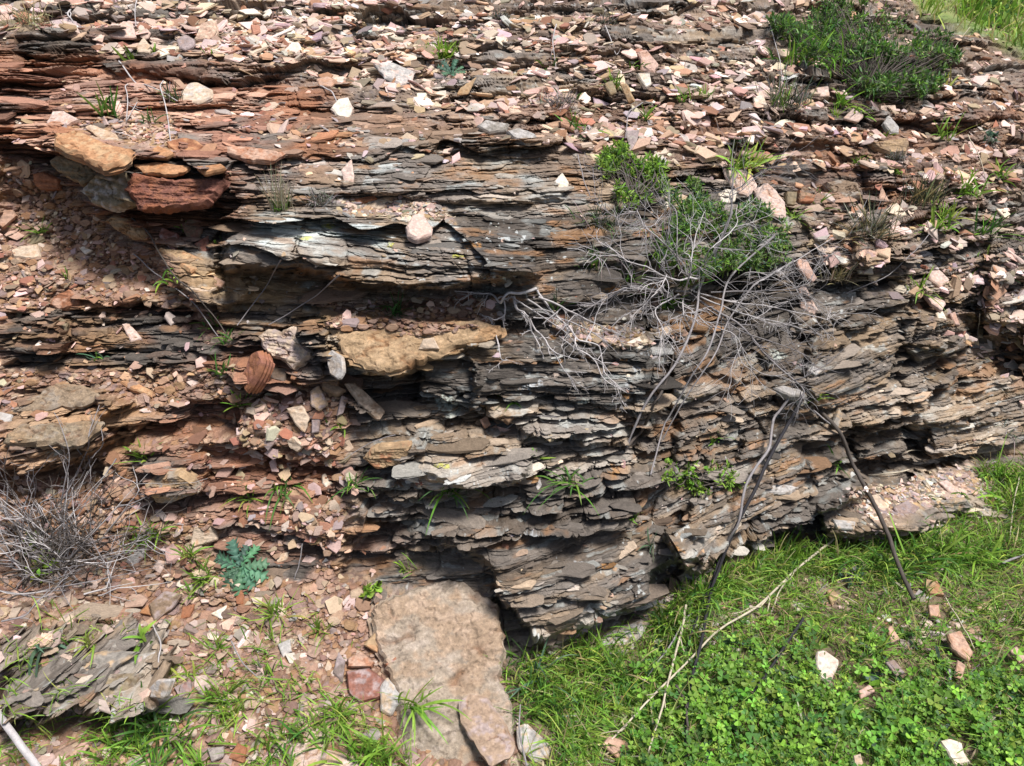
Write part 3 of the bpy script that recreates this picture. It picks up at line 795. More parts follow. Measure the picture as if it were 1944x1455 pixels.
H([(20, 475), (37, 466), (72, 462), (77, 487), (62, 492), (25, 487)], 'cream brick shaped stone on the reddish soil at the left', 'cream', .03, n=LEAN)
H([(149, 470), (158, 467), (176, 475), (161, 483)], 'little pale almond stone right of the cream brick shaped stone', 'white', .01)
H([(0, 398), (25, 398), (33, 410), (5, 434), (-6, 425)], 'orange block cut by the left edge above the cream brick shaped stone', 'salmon', .03, n=LEAN)
H([(60, 330), (78, 326), (110, 340), (112, 362), (80, 362), (62, 350)], 'rusty block in the hollow left of the lichened block', 'rust', .04, n=FACE)
H([(14, 490), (20, 487), (50, 508), (46, 512)], 'thin rust coloured splinter below the cream brick shaped stone', 'orange', .008)
# --- top centre
H([(710, 119), (745, 117), (786, 134), (783, 156), (762, 161), (732, 146)], 'large pale lilac slab, the biggest on the upper scree', 'palegrey', .02, n=(.1, -.6, .78), mott='palepink')
H([(628, 205), (640, 188), (660, 183), (670, 204), (660, 224), (640, 220)], 'pale upright slab left below the lilac slab', 'white', .018, n=LEAN, mott='palepink')
H([(600, 150), (622, 144), (640, 152), (628, 164), (606, 162)], 'flat salmon stone above the pale upright slab', 'salmon', .012)
H([(1210, 98), (1227, 92), (1251, 122), (1241, 136), (1217, 132), (1217, 112)], 'pinkish standing plate above a white stone at the upper middle', 'pink', .02, n=LEAN)
H([(1210, 139), (1234, 139), (1238, 160), (1227, 166)], 'bright white stone directly below the pinkish standing plate', 'white', .018, n=LEAN)
H([(1188, 248), (1214, 246), (1207, 278), (1197, 289)], 'smooth grey plate standing upright behind the light green shrub', 'mauve', .01, n=LEAN, mott='grey')
H([(647, 323), (667, 301), (672, 340), (669, 353), (655, 350)], 'pale triangular splinter standing on end beside a brown block', 'palepink', .012, n=FACE, mott='salmon')
H([(772, 428), (786, 404), (803, 406), (822, 431), (820, 445), (793, 452), (776, 445)], 'pink blocky stone lying on the big grey ledge', 'palepink', .026, n=LEAN, mott='pink', lift=.022)
H([(671, 377), (711, 370), (716, 377), (677, 387)], 'red brown bar of stone lying above the big grey ledge', 'rust', .014, n=LEAN)
H([(694, 390), (718, 377), (735, 390), (718, 397)], 'flat tan stone right of the red brown bar', 'cream', .012, n=UP)
H([(1053, 343), (1068, 326), (1081, 346), (1078, 360), (1061, 360)], 'knobbly white stone left of the wiry green tuft', 'white', .02, n=LEAN)
H([(1244, 387), (1258, 368), (1275, 377), (1265, 404)], 'pale kite shaped stone in front of the dry twigs', 'white', .012, n=LEAN)
H([(1276, 380), (1290, 366), (1306, 372), (1300, 392), (1284, 396)], 'cream stone just right of the kite shaped stone', 'cream', .014, n=LEAN)
H([(905, 238), (922, 226), (966, 234), (962, 247), (930, 252)], 'grey lichened boulder with a yellow fleck on the upper ledge', 'grey', .03, n=FACE, mott='palegrey')
H([(962, 248), (985, 241), (1018, 254), (1010, 268), (976, 262)], 'cracked grey block right below the lichened boulder', 'palegrey', .025, n=FACE, mott='grey')
H([(966, 204), (986, 207), (1007, 224), (997, 231), (969, 214)], 'cream plate tilted to the right above the cracked grey block', 'cream', .016, n=UP)
H([(875, 166), (905, 146), (890, 178), (868, 180)], 'brown leaning plate right of the lilac slab', 'tan', .012, n=LEAN)
H([(1148, 158), (1164, 150), (1172, 176), (1160, 180)], 'leaning brown plate above the grass by the dead cushion', 'olive', .014, n=LEAN)
H([(1176, 160), (1190, 158), (1204, 190), (1192, 196)], 'second leaning brown plate right of the first near the dead cushion', 'tan', .014, n=LEAN)
# --- right of centre
H([(1376, 319), (1399, 316), (1427, 329), (1437, 353), (1420, 370), (1396, 360), (1382, 343)], 'left one of two big salmon pink slabs behind the dry bush', 'palepink', .02, n=LEAN, mott='salmon', lift=.01)
H([(1433, 360), (1457, 346), (1474, 360), (1491, 384), (1494, 414), (1474, 411), (1447, 394)], 'right one of two big salmon pink slabs behind the dry bush', 'palepink', .022, n=LEAN, mott='salmon', lift=.015)
H([(1364, 366), (1380, 358), (1400, 362), (1396, 382), (1372, 386)], 'white stone under the left salmon pink slab', 'white', .014, n=LEAN)
H([(1657, 268), (1672, 266), (1719, 260), (1729, 272), (1722, 289), (1691, 292), (1664, 278)], 'rounded brown laminated block on the right slope', 'tan', .05, n=FACE, mott='brown', lift=.01)
H([(1680, 234), (1688, 217), (1708, 241), (1708, 253), (1691, 251)], 'blue grey upright stone above the rounded brown block', 'palegrey', .02, n=LEAN, mott='grey')
H([(1569, 122), (1579, 115), (1608, 136), (1607, 146), (1586, 144)], 'tan plate under the dark green bush', 'cream', .016, n=LEAN, mott='tan')
H([(1472, 92), (1501, 92), (1501, 109), (1481, 107)], 'cream square stone left of the dark green bush', 'cream', .025, n=LEAN)
H([(1430, 183), (1450, 180), (1457, 200), (1433, 197)], 'white square stone left of the grey wiry tuft', 'white', .014, n=LEAN)
H([(1549, 166), (1573, 163), (1576, 183), (1556, 183)], 'pale plate right of the grey wiry tuft', 'palepink', .014, n=LEAN)
H([(1494, 363), (1515, 363), (1511, 390), (1494, 387)], 'small upright brown block right of the salmon pink slabs', 'olive', .03, n=FACE)
H([(1518, 360), (1549, 370), (1545, 384), (1518, 384)], 'dark rust block over a small cavity right of the upright brown block', 'rust', .03, n=FACE, mott='brown')
H([(1568, 345), (1600, 338), (1628, 346), (1640, 372), (1590, 378)], 'grey brown layered block above the tan dry tuft', 'brown', .05, n=FACE, mott='grey', rough=1.3)
H([(1668, 378), (1674, 353), (1688, 382)], 'thin pink splinter standing right of the tan dry tuft', 'salmon', .01, n=LEAN)
H([(1620, 205), (1640, 218), (1628, 232), (1600, 224)], 'pale pink stone on the slope above the blue grey stone', 'palepink', .014)
H([(1515, 548), (1528, 541), (1552, 589), (1545, 599), (1518, 585)], 'long salmon plank below the green part of the dry bush', 'palepink', .014, n=LEAN, mott='salmon', lift=.012)
H([(1508, 484), (1524, 480), (1552, 527), (1545, 535), (1520, 510)], 'narrow pink plank above the long salmon plank', 'pink', .014, n=LEAN)
H([(1766, 514), (1783, 511), (1805, 531), (1787, 546), (1766, 531)], 'pink five cornered stone beside the right rock column', 'palepink', .016, n=LEAN)
H([(1754, 555), (1770, 550), (1797, 575), (1790, 589), (1770, 575)], 'long pink stone below the five cornered one', 'palepink', .016, n=LEAN, mott='pink')
H([(1804, 595), (1814, 592), (1824, 619), (1814, 616)], 'narrow pink stone at the edge of the dark hollow', 'pink', .014, n=LEAN)
H([(1776, 594), (1790, 590), (1798, 606), (1782, 608)], 'white chip left of the narrow pink stone', 'white', .012, n=LEAN)
H([(1535, 704), (1542, 694), (1564, 704), (1549, 714)], 'grey triangular chip stuck in the rock right of the stem', 'palegrey', .016, n=LEAN, mott='tan')
H([(1467, 735), (1488, 730), (1522, 740), (1535, 752), (1501, 752)], 'pale grey flat slab at the top of the two dark stems', 'palegrey', .025, n=UP, mott='grey', lift=.015)
H([(1583, 806), (1596, 774), (1601, 792), (1590, 816)], 'grey blade of rock standing behind the top of the black stick', 'grey', .014, n=LEAN, mott='tan')
H([(1783, 915), (1797, 910), (1829, 935), (1814, 945)], 'pale pink plank lying on the low front ledge', 'palepink', .012, n=UP)
H([(1824, 918), (1858, 935), (1854, 940), (1827, 932)], 'orange plank right of the pale pink plank on the low ledge', 'salmon', .010, n=UP)
H([(1444, 918), (1474, 915), (1518, 925), (1501, 938), (1454, 938)], 'grey flat block near the foot of the rock face by the stems', 'palegrey', .025, n=UP, mott='grey')
H([(1760, 956), (1836, 948), (1850, 965), (1790, 978)], 'grey tan plate layered into the front edge of the low ledge', 'grey', .03, n=FACE, mott='tan')
H([(1696, 962), (1722, 950), (1746, 962), (1738, 974), (1704, 974)], 'mauve flat stone on the front of the low ledge', 'mauve', .014, n=UP)
H([(1580, 985), (1625, 990), (1622, 1006), (1590, 1004)], 'pale flat stone at the left tip of the low ledge', 'palegrey', .02, n=UP, mott='tan')
H([(1648, 940), (1668, 938), (1690, 966), (1672, 968)], 'tan stone leaning on the low ledge beside the black stick', 'cream', .015, n=LEAN)
# --- left middle
H([(92, 578), (102, 561), (129, 548), (149, 568), (149, 578), (112, 589)], 'red five sided block on the loose soil at the left', 'rust', .03, n=LEAN, mott='salmon')
H([(231, 616), (244, 611), (270, 643), (248, 650)], 'pale pink bar resting on a brown block at the left', 'palepink', .016, n=LEAN)
H([(489, 640), (503, 623), (530, 629), (550, 619), (564, 640), (591, 670), (570, 691), (553, 701), (530, 684), (496, 663)], 'tan folded rock with a pale ridge left of the tan overhanging ledge', 'cream', .05, n=FACE, mott='mauve', lift=.03, rough=1.8)
H([(455, 724), (475, 670), (489, 663), (497, 684), (486, 711), (465, 745)], 'red brown block leaning under the folded rock', 'rust', .04, n=(-.4, -.75, .5), mott='red')
H([(500, 692), (548, 700), (540, 726), (505, 716)], 'dark olive block under the folded rock', 'dark', .03, n=FACE)
H([(618, 677), (628, 663), (649, 677), (652, 704), (642, 721), (625, 711)], 'pale grey oval plate at the left end of the tan overhanging ledge', 'palegrey', .014, n=LEAN, lift=.02)
H([(657, 728), (674, 725), (732, 779), (722, 798), (684, 765)], 'long tan plank leaning out of the dark cavity', 'cream', .016, n=(.2, -.75, .6), mott='brown', lift=.05)
H([(543, 775), (574, 769), (587, 796), (577, 823), (560, 806)], 'jagged cream plate standing in the rubble', 'cream', .012, n=LEAN, lift=.012)
H([(591, 796), (608, 789), (604, 820), (591, 823)], 'oval mauve pebble right of the jagged cream plate', 'mauve', .012, n=LEAN, lift=.01)
H([(588, 742), (604, 730), (624, 768), (606, 780), (590, 770)], 'mottled mauve plate above the oval mauve pebble', 'mauve', .014, n=LEAN, mott='tan', lift=.01)
H([(612, 715), (658, 740), (640, 750), (612, 735)], 'dark brown layered wedge right of the rubble', 'brown', .025, n=FACE, lift=.01)
H([(640, 790), (650, 752), (662, 756), (652, 786)], 'grey bark like splinter left of the long tan plank', 'mauve', .012, n=FACE, lift=.01)
H([(445, 857), (469, 848), (499, 867), (499, 884), (472, 877)], 'pinkish cream plate with a pointed end below the rubble', 'palepink', .012, n=LEAN)
H([(224, 724), (244, 718), (289, 741), (285, 752), (248, 738)], 'bright orange plank on the left ledge', 'orange', .022, n=UP, mott='tan')
H([(25, 775), (98, 728), (156, 731), (190, 748), (170, 764), (68, 777)], 'broad tan slab forming the lip of the left ledge', (.31, .23, .155), .022, n=UP, blend=.2, mott='grey', name='flat_rock', cat='flat rock', lift=.015, rough=2.4)
H([(0, 838), (37, 801), (193, 797), (176, 820), (146, 842), (60, 836)], 'flat speckled tan slab on top of the dark lichened left block', (.32, .25, .17), .03, n=UP, blend=.2, mott='grey', name='flat_rock', cat='flat rock', lift=.015, rough=2.4)
H([(-8, 779), (24, 786), (20, 799), (-8, 808)], 'blue grey stone cut by the left edge above the speckled tan slab', 'palegrey', .02)
H([(272, 925), (310, 906), (340, 902), (360, 915), (383, 938), (323, 957), (292, 957)], 'striped grey tan block below the left ledge', 'tan', .05, n=FACE, mott='grey', lift=.01, rough=1.3)
H([(503, 833), (514, 826), (523, 840), (509, 857), (500, 848)], 'purple grey pebble above the pinkish cream plate', 'mauve', .014, n=LEAN)
H([(543, 837), (556, 830), (576, 848), (564, 860), (548, 850)], 'tan oval stone right of the purple grey pebble', 'cream', .016, n=LEAN)
H([(611, 901), (618, 897), (632, 918), (624, 932), (612, 918)], 'white rough stone above the grass at the foot of the rubble', 'white', .016, n=LEAN)
H([(420, 640), (434, 632), (446, 650), (430, 660)], 'grey brown flake right of the pale pink bar', 'brown', .012)
H([(86, 634), (112, 600), (130, 612), (120, 648)], 'olive block left of the pale pink bar', 'olive', .03, n=FACE)
# --- centre
H([(640, 626), (640, 655), (674, 684), (698, 697), (728, 704), (769, 697), (830, 670), (878, 653), (929, 646), (961, 634), (946, 619), (918, 606), (844, 612), (776, 619), (708, 622)], 'large tan ledge slab overhanging the dark cavity in the middle', 'tan', .026, n=(0, -.5, .86), blend=.15, mott=(.44, .31, .19), name='flat_rock', cat='flat rock', lift=.012, rough=2.6)
H([(794, 663), (803, 643), (823, 641), (834, 663)], 'small grey tan stone lying on the large tan ledge slab', 'cream', .012, n=LEAN, lift=.03)
H([(912, 796), (925, 789), (932, 806), (922, 813)], 'orange pink leaf shaped chip on the middle rock face', 'salmon', .008, n=LEAN)
H([(926, 815), (942, 806), (950, 818), (936, 823)], 'small orange chip below the leaf shaped one', 'salmon', .008, n=LEAN)
H([(944, 809), (969, 815), (952, 825)], 'third orange pink chip, right of the leaf shaped one', 'pink', .008, n=LEAN)
H([(947, 786), (959, 774), (980, 786), (966, 803)], 'brown cube like stone under the grass tuft on the middle rock face', 'brown', .02, n=LEAN)
H([(1143, 640), (1170, 633), (1183, 650), (1149, 653)], 'cream stone under the tips of the dry roots', 'palepink', .014, n=UP)
H([(1187, 650), (1214, 638), (1224, 653), (1214, 663)], 'pale stone at the right edge below the dry roots', 'white', .018, n=LEAN)
H([(755, 894), (783, 889), (786, 908), (769, 918)], 'pink square stone between two grass tufts below the middle', 'palepink', .018, n=LEAN)
H([(1000, 918), (1013, 911), (1019, 935), (1010, 938)], 'left of two grey slivers standing on end', 'palegrey', .008, n=LEAN)
H([(1019, 925), (1025, 908), (1037, 945), (1027, 945)], 'right of two grey slivers standing on end', 'palegrey', .008, n=LEAN)
H([(691, 874), (708, 854), (783, 847), (769, 881), (715, 894)], 'rust tinted sloping slab above the pink square stone', 'tan', .03, n=FACE, mott='rust', name='flat_rock', cat='flat rock')
H([(1238, 575), (1255, 560), (1261, 578), (1248, 585)], 'brown pink chip in the shade of the dry bush', 'pink', .012, n=LEAN)
H([(1248, 623), (1272, 617), (1277, 629), (1261, 636)], 'pale flat chip on the edge left of the tall crack', 'cream', .01, n=UP)
H([(1268, 640), (1300, 624), (1310, 634), (1288, 646)], 'salmon chip right of the pale flat chip', 'salmon', .01, n=UP)
# --- lower left
H([(102, 1176), (136, 1159), (187, 1153), (183, 1165), (153, 1186), (112, 1193)], 'tan and dark slab below the dead bush', 'cream', .022, n=UP, mott='mauve')
H([(282, 1148), (312, 1121), (346, 1128), (326, 1155), (292, 1182)], 'large brown plate leaning in the rubble left of the thistle', 'brown', .014, n=LEAN, mott='mauve', lift=.008)
H([(360, 1033), (367, 999), (401, 996), (414, 1026), (367, 1040)], 'tan block with a rusty band above the thistle', 'cream', .025, n=LEAN, mott='orange')
H([(238, 1067), (265, 1026), (275, 1057), (251, 1077)], 'blue grey leaning plate right of the dead bush', 'palegrey', .012, n=LEAN, mott='mauve')
H([(288, 1080), (298, 1062), (314, 1066), (304, 1090)], 'cream chip right of the blue grey leaning plate', 'palepink', .012)
H([(200, 1030), (224, 1019), (224, 1043), (211, 1047)], 'salmon chip at the right of the dead bush', 'salmon', .012)
H([(523, 1053), (550, 1047), (543, 1064), (526, 1070)], 'pale orange stone right of the thistle', 'cream', .016)
H([(399, 1165), (431, 1148), (421, 1176)], 'cream triangular chip below the thistle', 'white', .008, n=UP)
H([(346, 1152), (370, 1146), (360, 1172), (342, 1176)], 'dark rust chip right of the large brown plate', 'rust', .014)
H([(445, 1125), (462, 1118), (462, 1148), (448, 1148)], 'rust stone right under the thistle', 'rust', .016, n=LEAN)
H([(264, 1164), (280, 1148), (284, 1168)], 'bright orange chip left of the large brown plate', 'orange', .012)
H([(632, 1277), (642, 1237), (655, 1254), (650, 1298)], 'dark purple grey plate standing left of the red rocks', 'mauve', .010, n=LEAN, mott='dark', lift=.012)
H([(616, 1270), (622, 1252), (630, 1262), (624, 1284)], 'small cream stone left of the dark purple grey plate', 'cream', .01, n=LEAN)
H([(370, 1284), (391, 1281), (399, 1305), (384, 1322), (367, 1305)], 'tan and grey chip among the grass right of the grey outcrop', 'palepink', .012, mott='mauve')
H([(329, 1305), (360, 1291), (363, 1315), (340, 1325)], 'maroon chip left of the tan and grey chip', 'mauve', .014, mott='red')
H([(392, 1420), (424, 1417), (424, 1437), (401, 1447)], 'grey square stone at the bottom among the grass', 'mauve', .016, mott='grey')
H([(433, 1440), (450, 1410), (468, 1420), (462, 1450)], 'dark rust stone right of the grey square stone', 'rust', .016)
H([(547, 1410), (594, 1402), (628, 1424), (680, 1434), (690, 1478), (550, 1478)], 'wide pinkish flat rock at the bottom left of the great slab', 'palepink', .03, n=UP, mott='tan', name='flat_rock', cat='flat rock')
H([(526, 1223), (550, 1213), (553, 1237), (537, 1250)], 'pale stone with grass across it left of the dark plate', 'palegrey', .012, mott='cream')
H([(102, 1270), (112, 1254), (160, 1240), (204, 1233), (258, 1237), (211, 1270), (177, 1281)], 'long grey plate on the upper side of the lower left outcrop', 'grey', .022, n=LEAN, mott='tan', name='flat_rock', cat='flat rock', lift=.008)
H([(221, 1274), (255, 1243), (306, 1233), (289, 1274)], 'grey wedge at the right end of the lower left outcrop', 'palegrey', .022, n=LEAN, mott='olive', name='flat_rock', cat='flat rock', lift=.01)
H([(149, 1318), (190, 1281), (272, 1277), (238, 1315), (200, 1326)], 'grey tan plate in the middle of the lower left outcrop', 'olive', .02, n=LEAN, mott='grey', name='flat_rock', cat='flat rock', lift=.004)
H([(265, 1325), (295, 1291), (319, 1291), (306, 1328)], 'grey cream block low at the right of the lower left outcrop', 'palegrey', .022, n=LEAN, mott='tan', name='flat_rock', cat='flat rock')
H([(170, 1222), (215, 1212), (236, 1222), (226, 1232), (180, 1230)], 'dark grey flat stone above the long grey plate', 'grey', .014, n=UP, mott='mauve')
# --- the great slab and its neighbours
H([(705, 1162), (718, 1145), (769, 1121), (844, 1101), (878, 1100), (912, 1121), (947, 1148), (952, 1182), (956, 1247), (952, 1291), (970, 1325), (980, 1372), (973, 1440), (966, 1480), (752, 1480), (764, 1395), (752, 1310), (722, 1237), (708, 1186)], 'great flat tan and pink slab leaning at the foot of the bank', (.365, .295, .225), .06, n=(0, -.62, .78), blend=.8, mott=(.42, .35, .29), name='flat_rock', cat='flat rock', lift=.02, rough=1.9, res=170)
H([(871, 1328), (891, 1315), (925, 1322), (956, 1366), (980, 1420), (973, 1440), (932, 1458), (895, 1400), (874, 1366)], 'rough tan flake lying on the lower half of the great slab', (.33, .235, .165), .014, n=(0, -.62, .78), blend=.8, mott='mauve', lift=.052, cover=.95)
H([(980, 1379), (1000, 1372), (1047, 1417), (1041, 1440), (1013, 1447), (983, 1420)], 'grey flat stone in the grass right of the great slab', 'palegrey', .016, n=UP, mott='tan', lift=.01)
H([(660, 1250), (684, 1237), (711, 1257), (705, 1267), (660, 1267)], 'broken salmon rock on top of the dark red boulder', 'salmon', .03, n=LEAN, mott='rust', lift=.02)
H([(657, 1274), (698, 1267), (728, 1288), (721, 1325), (681, 1335), (660, 1315)], 'dark red boulder with a speckled front left of the great slab', 'red', .05, n=LEAN, mott='mauve', lift=.015)
H([(732, 1260), (755, 1243), (762, 1271), (745, 1288)], 'red brown stone leaning on the left edge of the great slab', 'rust', .02, n=RT, mott='mauve', lift=.035)
H([(721, 1305), (735, 1284), (766, 1325), (742, 1359), (723, 1349)], 'pale wedge below the dark red boulder', 'palegrey', .02, n=LEAN, mott='tan', lift=.02)
H([(690, 1225), (712, 1200), (728, 1212), (716, 1240)], 'orange tan stone at the left edge of the great slab', 'tan', .02, n=LEAN, mott='orange', lift=.015)
H([(1143, 1413), (1156, 1396), (1187, 1406), (1173, 1440)], 'salmon stone in the grass right of the great slab', 'salmon', .018, n=UP, lift=.02)
H([(1132, 1216), (1170, 1189), (1217, 1176), (1234, 1182), (1197, 1237), (1170, 1254), (1146, 1237)], 'pale layered rock at the foot of the main face', 'palegrey', .04, n=LEAN, mott='tan', name='flat_rock', cat='flat rock', rough=1.4, lift=.01)
H([(1298, 1180), (1325, 1172), (1345, 1190), (1330, 1205), (1300, 1200)], 'pale grey rock half hidden by grass behind the black stem', 'palegrey', .03, n=LEAN, mott='tan', lift=.015)
H([(1350, 1146), (1372, 1140), (1385, 1154), (1358, 1158)], 'small salmon stone in the grass at the foot of the stems', 'salmon', .014, n=UP, lift=.012)
# --- in the grass
G = 'stones lying in the green ground cover'
H([(1551, 1237), (1566, 1233), (1595, 1254), (1590, 1267), (1578, 1293), (1559, 1288), (1549, 1260)], 'white speckled stone standing out in the middle of the clover', 'white', .022, n=(0, -.6, .8), mott='pink', lift=.035, group=G)
H([(1785, 1406), (1804, 1401), (1827, 1410), (1831, 1427), (1844, 1447), (1814, 1454), (1800, 1430)], 'large cream stone in the clover at the lower right', 'white', .025, n=UP, mott='cream', lift=.03, group=G)
H([(1620, 1434), (1634, 1430), (1641, 1454), (1624, 1460)], 'cream stone at the bottom edge left of the large cream one', 'cream', .02, n=UP, lift=.03, group=G)
H([(1800, 1203), (1824, 1196), (1848, 1237), (1841, 1254), (1807, 1230)], 'long salmon slab with dead stem across it in the clover', 'salmon', .018, n=UP, lift=.034, group=G)
H([(1685, 1193), (1692, 1185), (1709, 1213), (1692, 1220)], 'pointed salmon stone left of the long salmon slab', 'salmon', .014, n=UP, lift=.034, group=G)
H([(1763, 1148), (1783, 1148), (1787, 1172), (1766, 1169)], 'square salmon stone at the foot of the black stick', 'salmon', .014, n=UP, lift=.032, group=G)
H([(1759, 1099), (1780, 1101), (1795, 1131), (1766, 1128), (1753, 1111)], 'layered brown stone right of the black stick', 'tan', .03, n=LEAN, mott='rust', lift=.015, group=G)
H([(1630, 1311), (1651, 1299), (1663, 1311), (1634, 1327)], 'half buried pink stone below the white speckled one', 'pink', .012, n=UP, lift=.032, group=G)
H([(1681, 1257), (1698, 1252), (1719, 1277), (1702, 1283)], 'grey brown stone sunk in the clover right of the white speckled one', 'mauve', .012, n=UP, lift=.032, group=G)
H([(1570, 1121), (1580, 1117), (1595, 1131), (1580, 1150)], 'tan chip left of the black stick in the grass', 'tan', .014, n=UP, lift=.012, group=G)
H([(1918, 1235), (1930, 1226), (1950, 1250), (1935, 1258)], 'pink stone in the clover at the right edge', 'pink', .014, n=UP, lift=.032, group=G)
H([(1818, 1252), (1834, 1262), (1826, 1290), (1812, 1284)], 'flat salmon stone below the long salmon slab', 'salmon', .012, n=UP, lift=.032, group=G)
N_HERO = len(HERO_PIX)

# ------------------------------------------------------------------ random angular stones
PAL_TOP = [('palepink', .17), ('pink', .17), ('cream', .11), ('white', .05), ('salmon', .11), ('tan', .14), ('mauve', .08), ('palegrey', .05), ('olive', .06), ('brown', .10), ('rust', .06), ('orange', .04)]
PAL_SOIL = [('salmon', .20), ('tan', .14), ('pink', .12), ('rust', .22), ('orange', .08), ('cream', .10), ('mauve', .06), ('brown', .06), ('palepink', .04)]
PAL_RUST = [('rust', .24), ('salmon', .2), ('orange', .12), ('pink', .14), ('tan', .14), ('mauve', .08), ('palepink', .08)]
PAL_GREY = [('grey', .3), ('palegrey', .2), ('tan', .2), ('cream', .12), ('olive', .1), ('brown', .08)]
def pick_pal(pal, n):
    w = np.array([b for a, b in pal]); return [pal[k][0] for k in RNG.choice(len(pal), n, p=w / w.sum())]

def near_hero(px, py):
    m = np.zeros(len(px), bool)
    for (cx_, cy_, rx, ry) in HERO_PIX:
        m |= ((px - cx_) / (rx + 3)) ** 2 + ((py - cy_) / (ry + 3)) ** 2 < 1
    return m

def frames(k, tilt):
    """tangent frames at sheet spots k: normals leaning to the vertical, random tilt and heading"""
    n = unit(NB.reshape(-1, 3)[k] * .55 + np.array((0, -.15, .75)) + RNG.normal(0, tilt, (len(k), 3)))
    r = RNG.normal(0, 1, (len(k), 3)); r[:, 2] *= .2; r[:, 0] *= 1.6
    ex = unit(r - (r * n).sum(1, keepdims=True) * n); ey = np.cross(n, ex)
    return ex, ey, n

def place_many(name, k, size, cols, tilt=.25, sink=.35):
    ex, ey, n = frames(k, tilt)
    pos = P.reshape(-1, 3)[k].astype(float)
    V, F_, Cc = transform_many(TPL, pos, ex, ey, n, size * .5, cols, .5 - sink)
    Cc = Cc * (1 + RNG.normal(0, .05, (len(Cc), 1)))
    return link(name, raw_mesh(name, V, F_, M_STONE, np.clip(Cc, .02, .9)))

def palette(k):
    px_, py_ = GX.ravel()[k], GY.ravel()[k]
    ru = RUST.ravel()[k]; so = SOIL.ravel()[k]; sc = SCREE.ravel()[k]
    out = np.zeros((len(k), 3)); names = []
    A = pick_pal(PAL_TOP, len(k)); B = pick_pal(PAL_SOIL, len(k)); R_ = pick_pal(PAL_RUST, len(k)); G_ = pick_pal(PAL_GREY, len(k))
    u = RNG.uniform(0, 1, len(k))
    for i in range(len(k)):
        nm = R_[i] if u[i] < ru[i] * .75 else (B[i] if so[i] > .4 else (A[i] if sc[i] > .2 or u[i] > .6 else G_[i]))
        names.append(nm); out[i] = COLS[nm]
    out *= (1 + .07 * sc * (1 - .6 * ru))[:, None]
    low = sstep(1000, 1200, py_) * so
    out = out + (out.mean(1, keepdims=True) * np.array((1.12, .98, .84)) - out) * (.45 * low)[:, None]
    out *= np.exp(RNG.normal(0, .20, (len(k), 1)))
    pk = out.mean(1, keepdims=True) * np.array((1.22, .95, .83)); out = out + (pk - out) * .25; out *= 1 + RNG.normal(0, .05, out.shape)
    return out, names

ROUGHF = np.clip(np.maximum.reduce([SCREE, .9 * SOIL * (1 - .8 * ROCKL), LEDGECHIP]), 0, 1) * (1 - GROUND) * (1 - HILL)
patch = sstep(-.35, .3, fbm(WXc / .25, (WYc + WZc) / .12, 4, 555))
# medium and small loose chips: nobody could count them
_ul = gauss(500, 60, 420, 80)
wS = SCREE * np.maximum(.22 + .78 * patch, _ul) * (1 + 1.8 * _ul) * (1 - .85 * RISER) * (1 - GROUND) * (1 - HILL) + .004
k1 = sample(wS * SCREE, 12500); d1 = np.linalg.norm(P.reshape(-1, 3)[k1] - CAM, axis=1)
s1 = np.clip(np.exp(RNG.normal(math.log(.038), .55, len(k1))), .010, .085)
k2 = sample(SOIL * (1 - .7 * ROCKL) * (1 - GROUND) * (.3 + .7 * patch), 6500); s2 = np.clip(np.exp(RNG.normal(math.log(.0125), .65, len(k2))), .004, .045)
k3 = sample(LEDGECHIP * (1 - HILL), 1500); s3 = np.clip(np.exp(RNG.normal(math.log(.016), .45, len(k3))), .006, .036)
k4 = sample((1 - SOIL) * (1 - SCREE) * (1 - GROUND) * (1 - HILL) + 0, 750); s4 = np.clip(np.exp(RNG.normal(math.log(.013), .5, len(k4))), .005, .03)
k5 = sample(GROUND * sstep(.1, .4, fbm(WXc / .2, WYc / .2, 3, 557)) + 2.2 * GROUND * (gauss(1570, 1125, 100, 30) + gauss(1800, 1200, 55, 75) + gauss(1380, 1160, 70, 24) + gauss(1700, 1190, 40, 30)), 900); s5 = np.clip(np.exp(RNG.normal(math.log(.020), .5, len(k5))), .007, .06)
RUB = SOIL * (1 - .6 * ROCKL) * (1 - GROUND)
k6 = sample(RUB * (.15 + 1.6 * gauss(580, 860, 170, 260) + .5 * gauss(150, 600, 200, 200) + .6 * gauss(300, 1150, 300, 120)) * (.35 + .65 * patch), 1500); s6 = np.clip(np.exp(RNG.normal(math.log(.030), .42, len(k6))), .014, .065)
k7 = sample(np.exp(-(GDIST / 26) ** 2) * (GX > 940) * (GX < 2000) * (.3 + .7 * patch) * (GDIST < 250), 520); s7 = np.clip(np.exp(RNG.normal(math.log(.020), .5, len(k7))), .008, .06)
k8 = sample(gauss(560, 230, 360, 75) * (.2 + .8 * patch), 420); s8 = np.clip(np.exp(RNG.normal(math.log(.026), .5, len(k8))), .010, .07)
kk = np.concatenate([k8, k7, k6, k1, k2, k3, k4, k5]); ss = np.concatenate([s8, s7, s6, s1, s2, s3, s4, s5])
ok = ~near_hero(GX.ravel()[kk], GY.ravel()[kk]); kk, ss = kk[ok], ss[ok]
cc_, _n = palette(kk)
tag(place_many('loose_stone_chips', kk, ss, cc_, .36, .28), 'small angular stone chips strewn over the scree, ledges and soil', 'stone chips', kind='stuff')

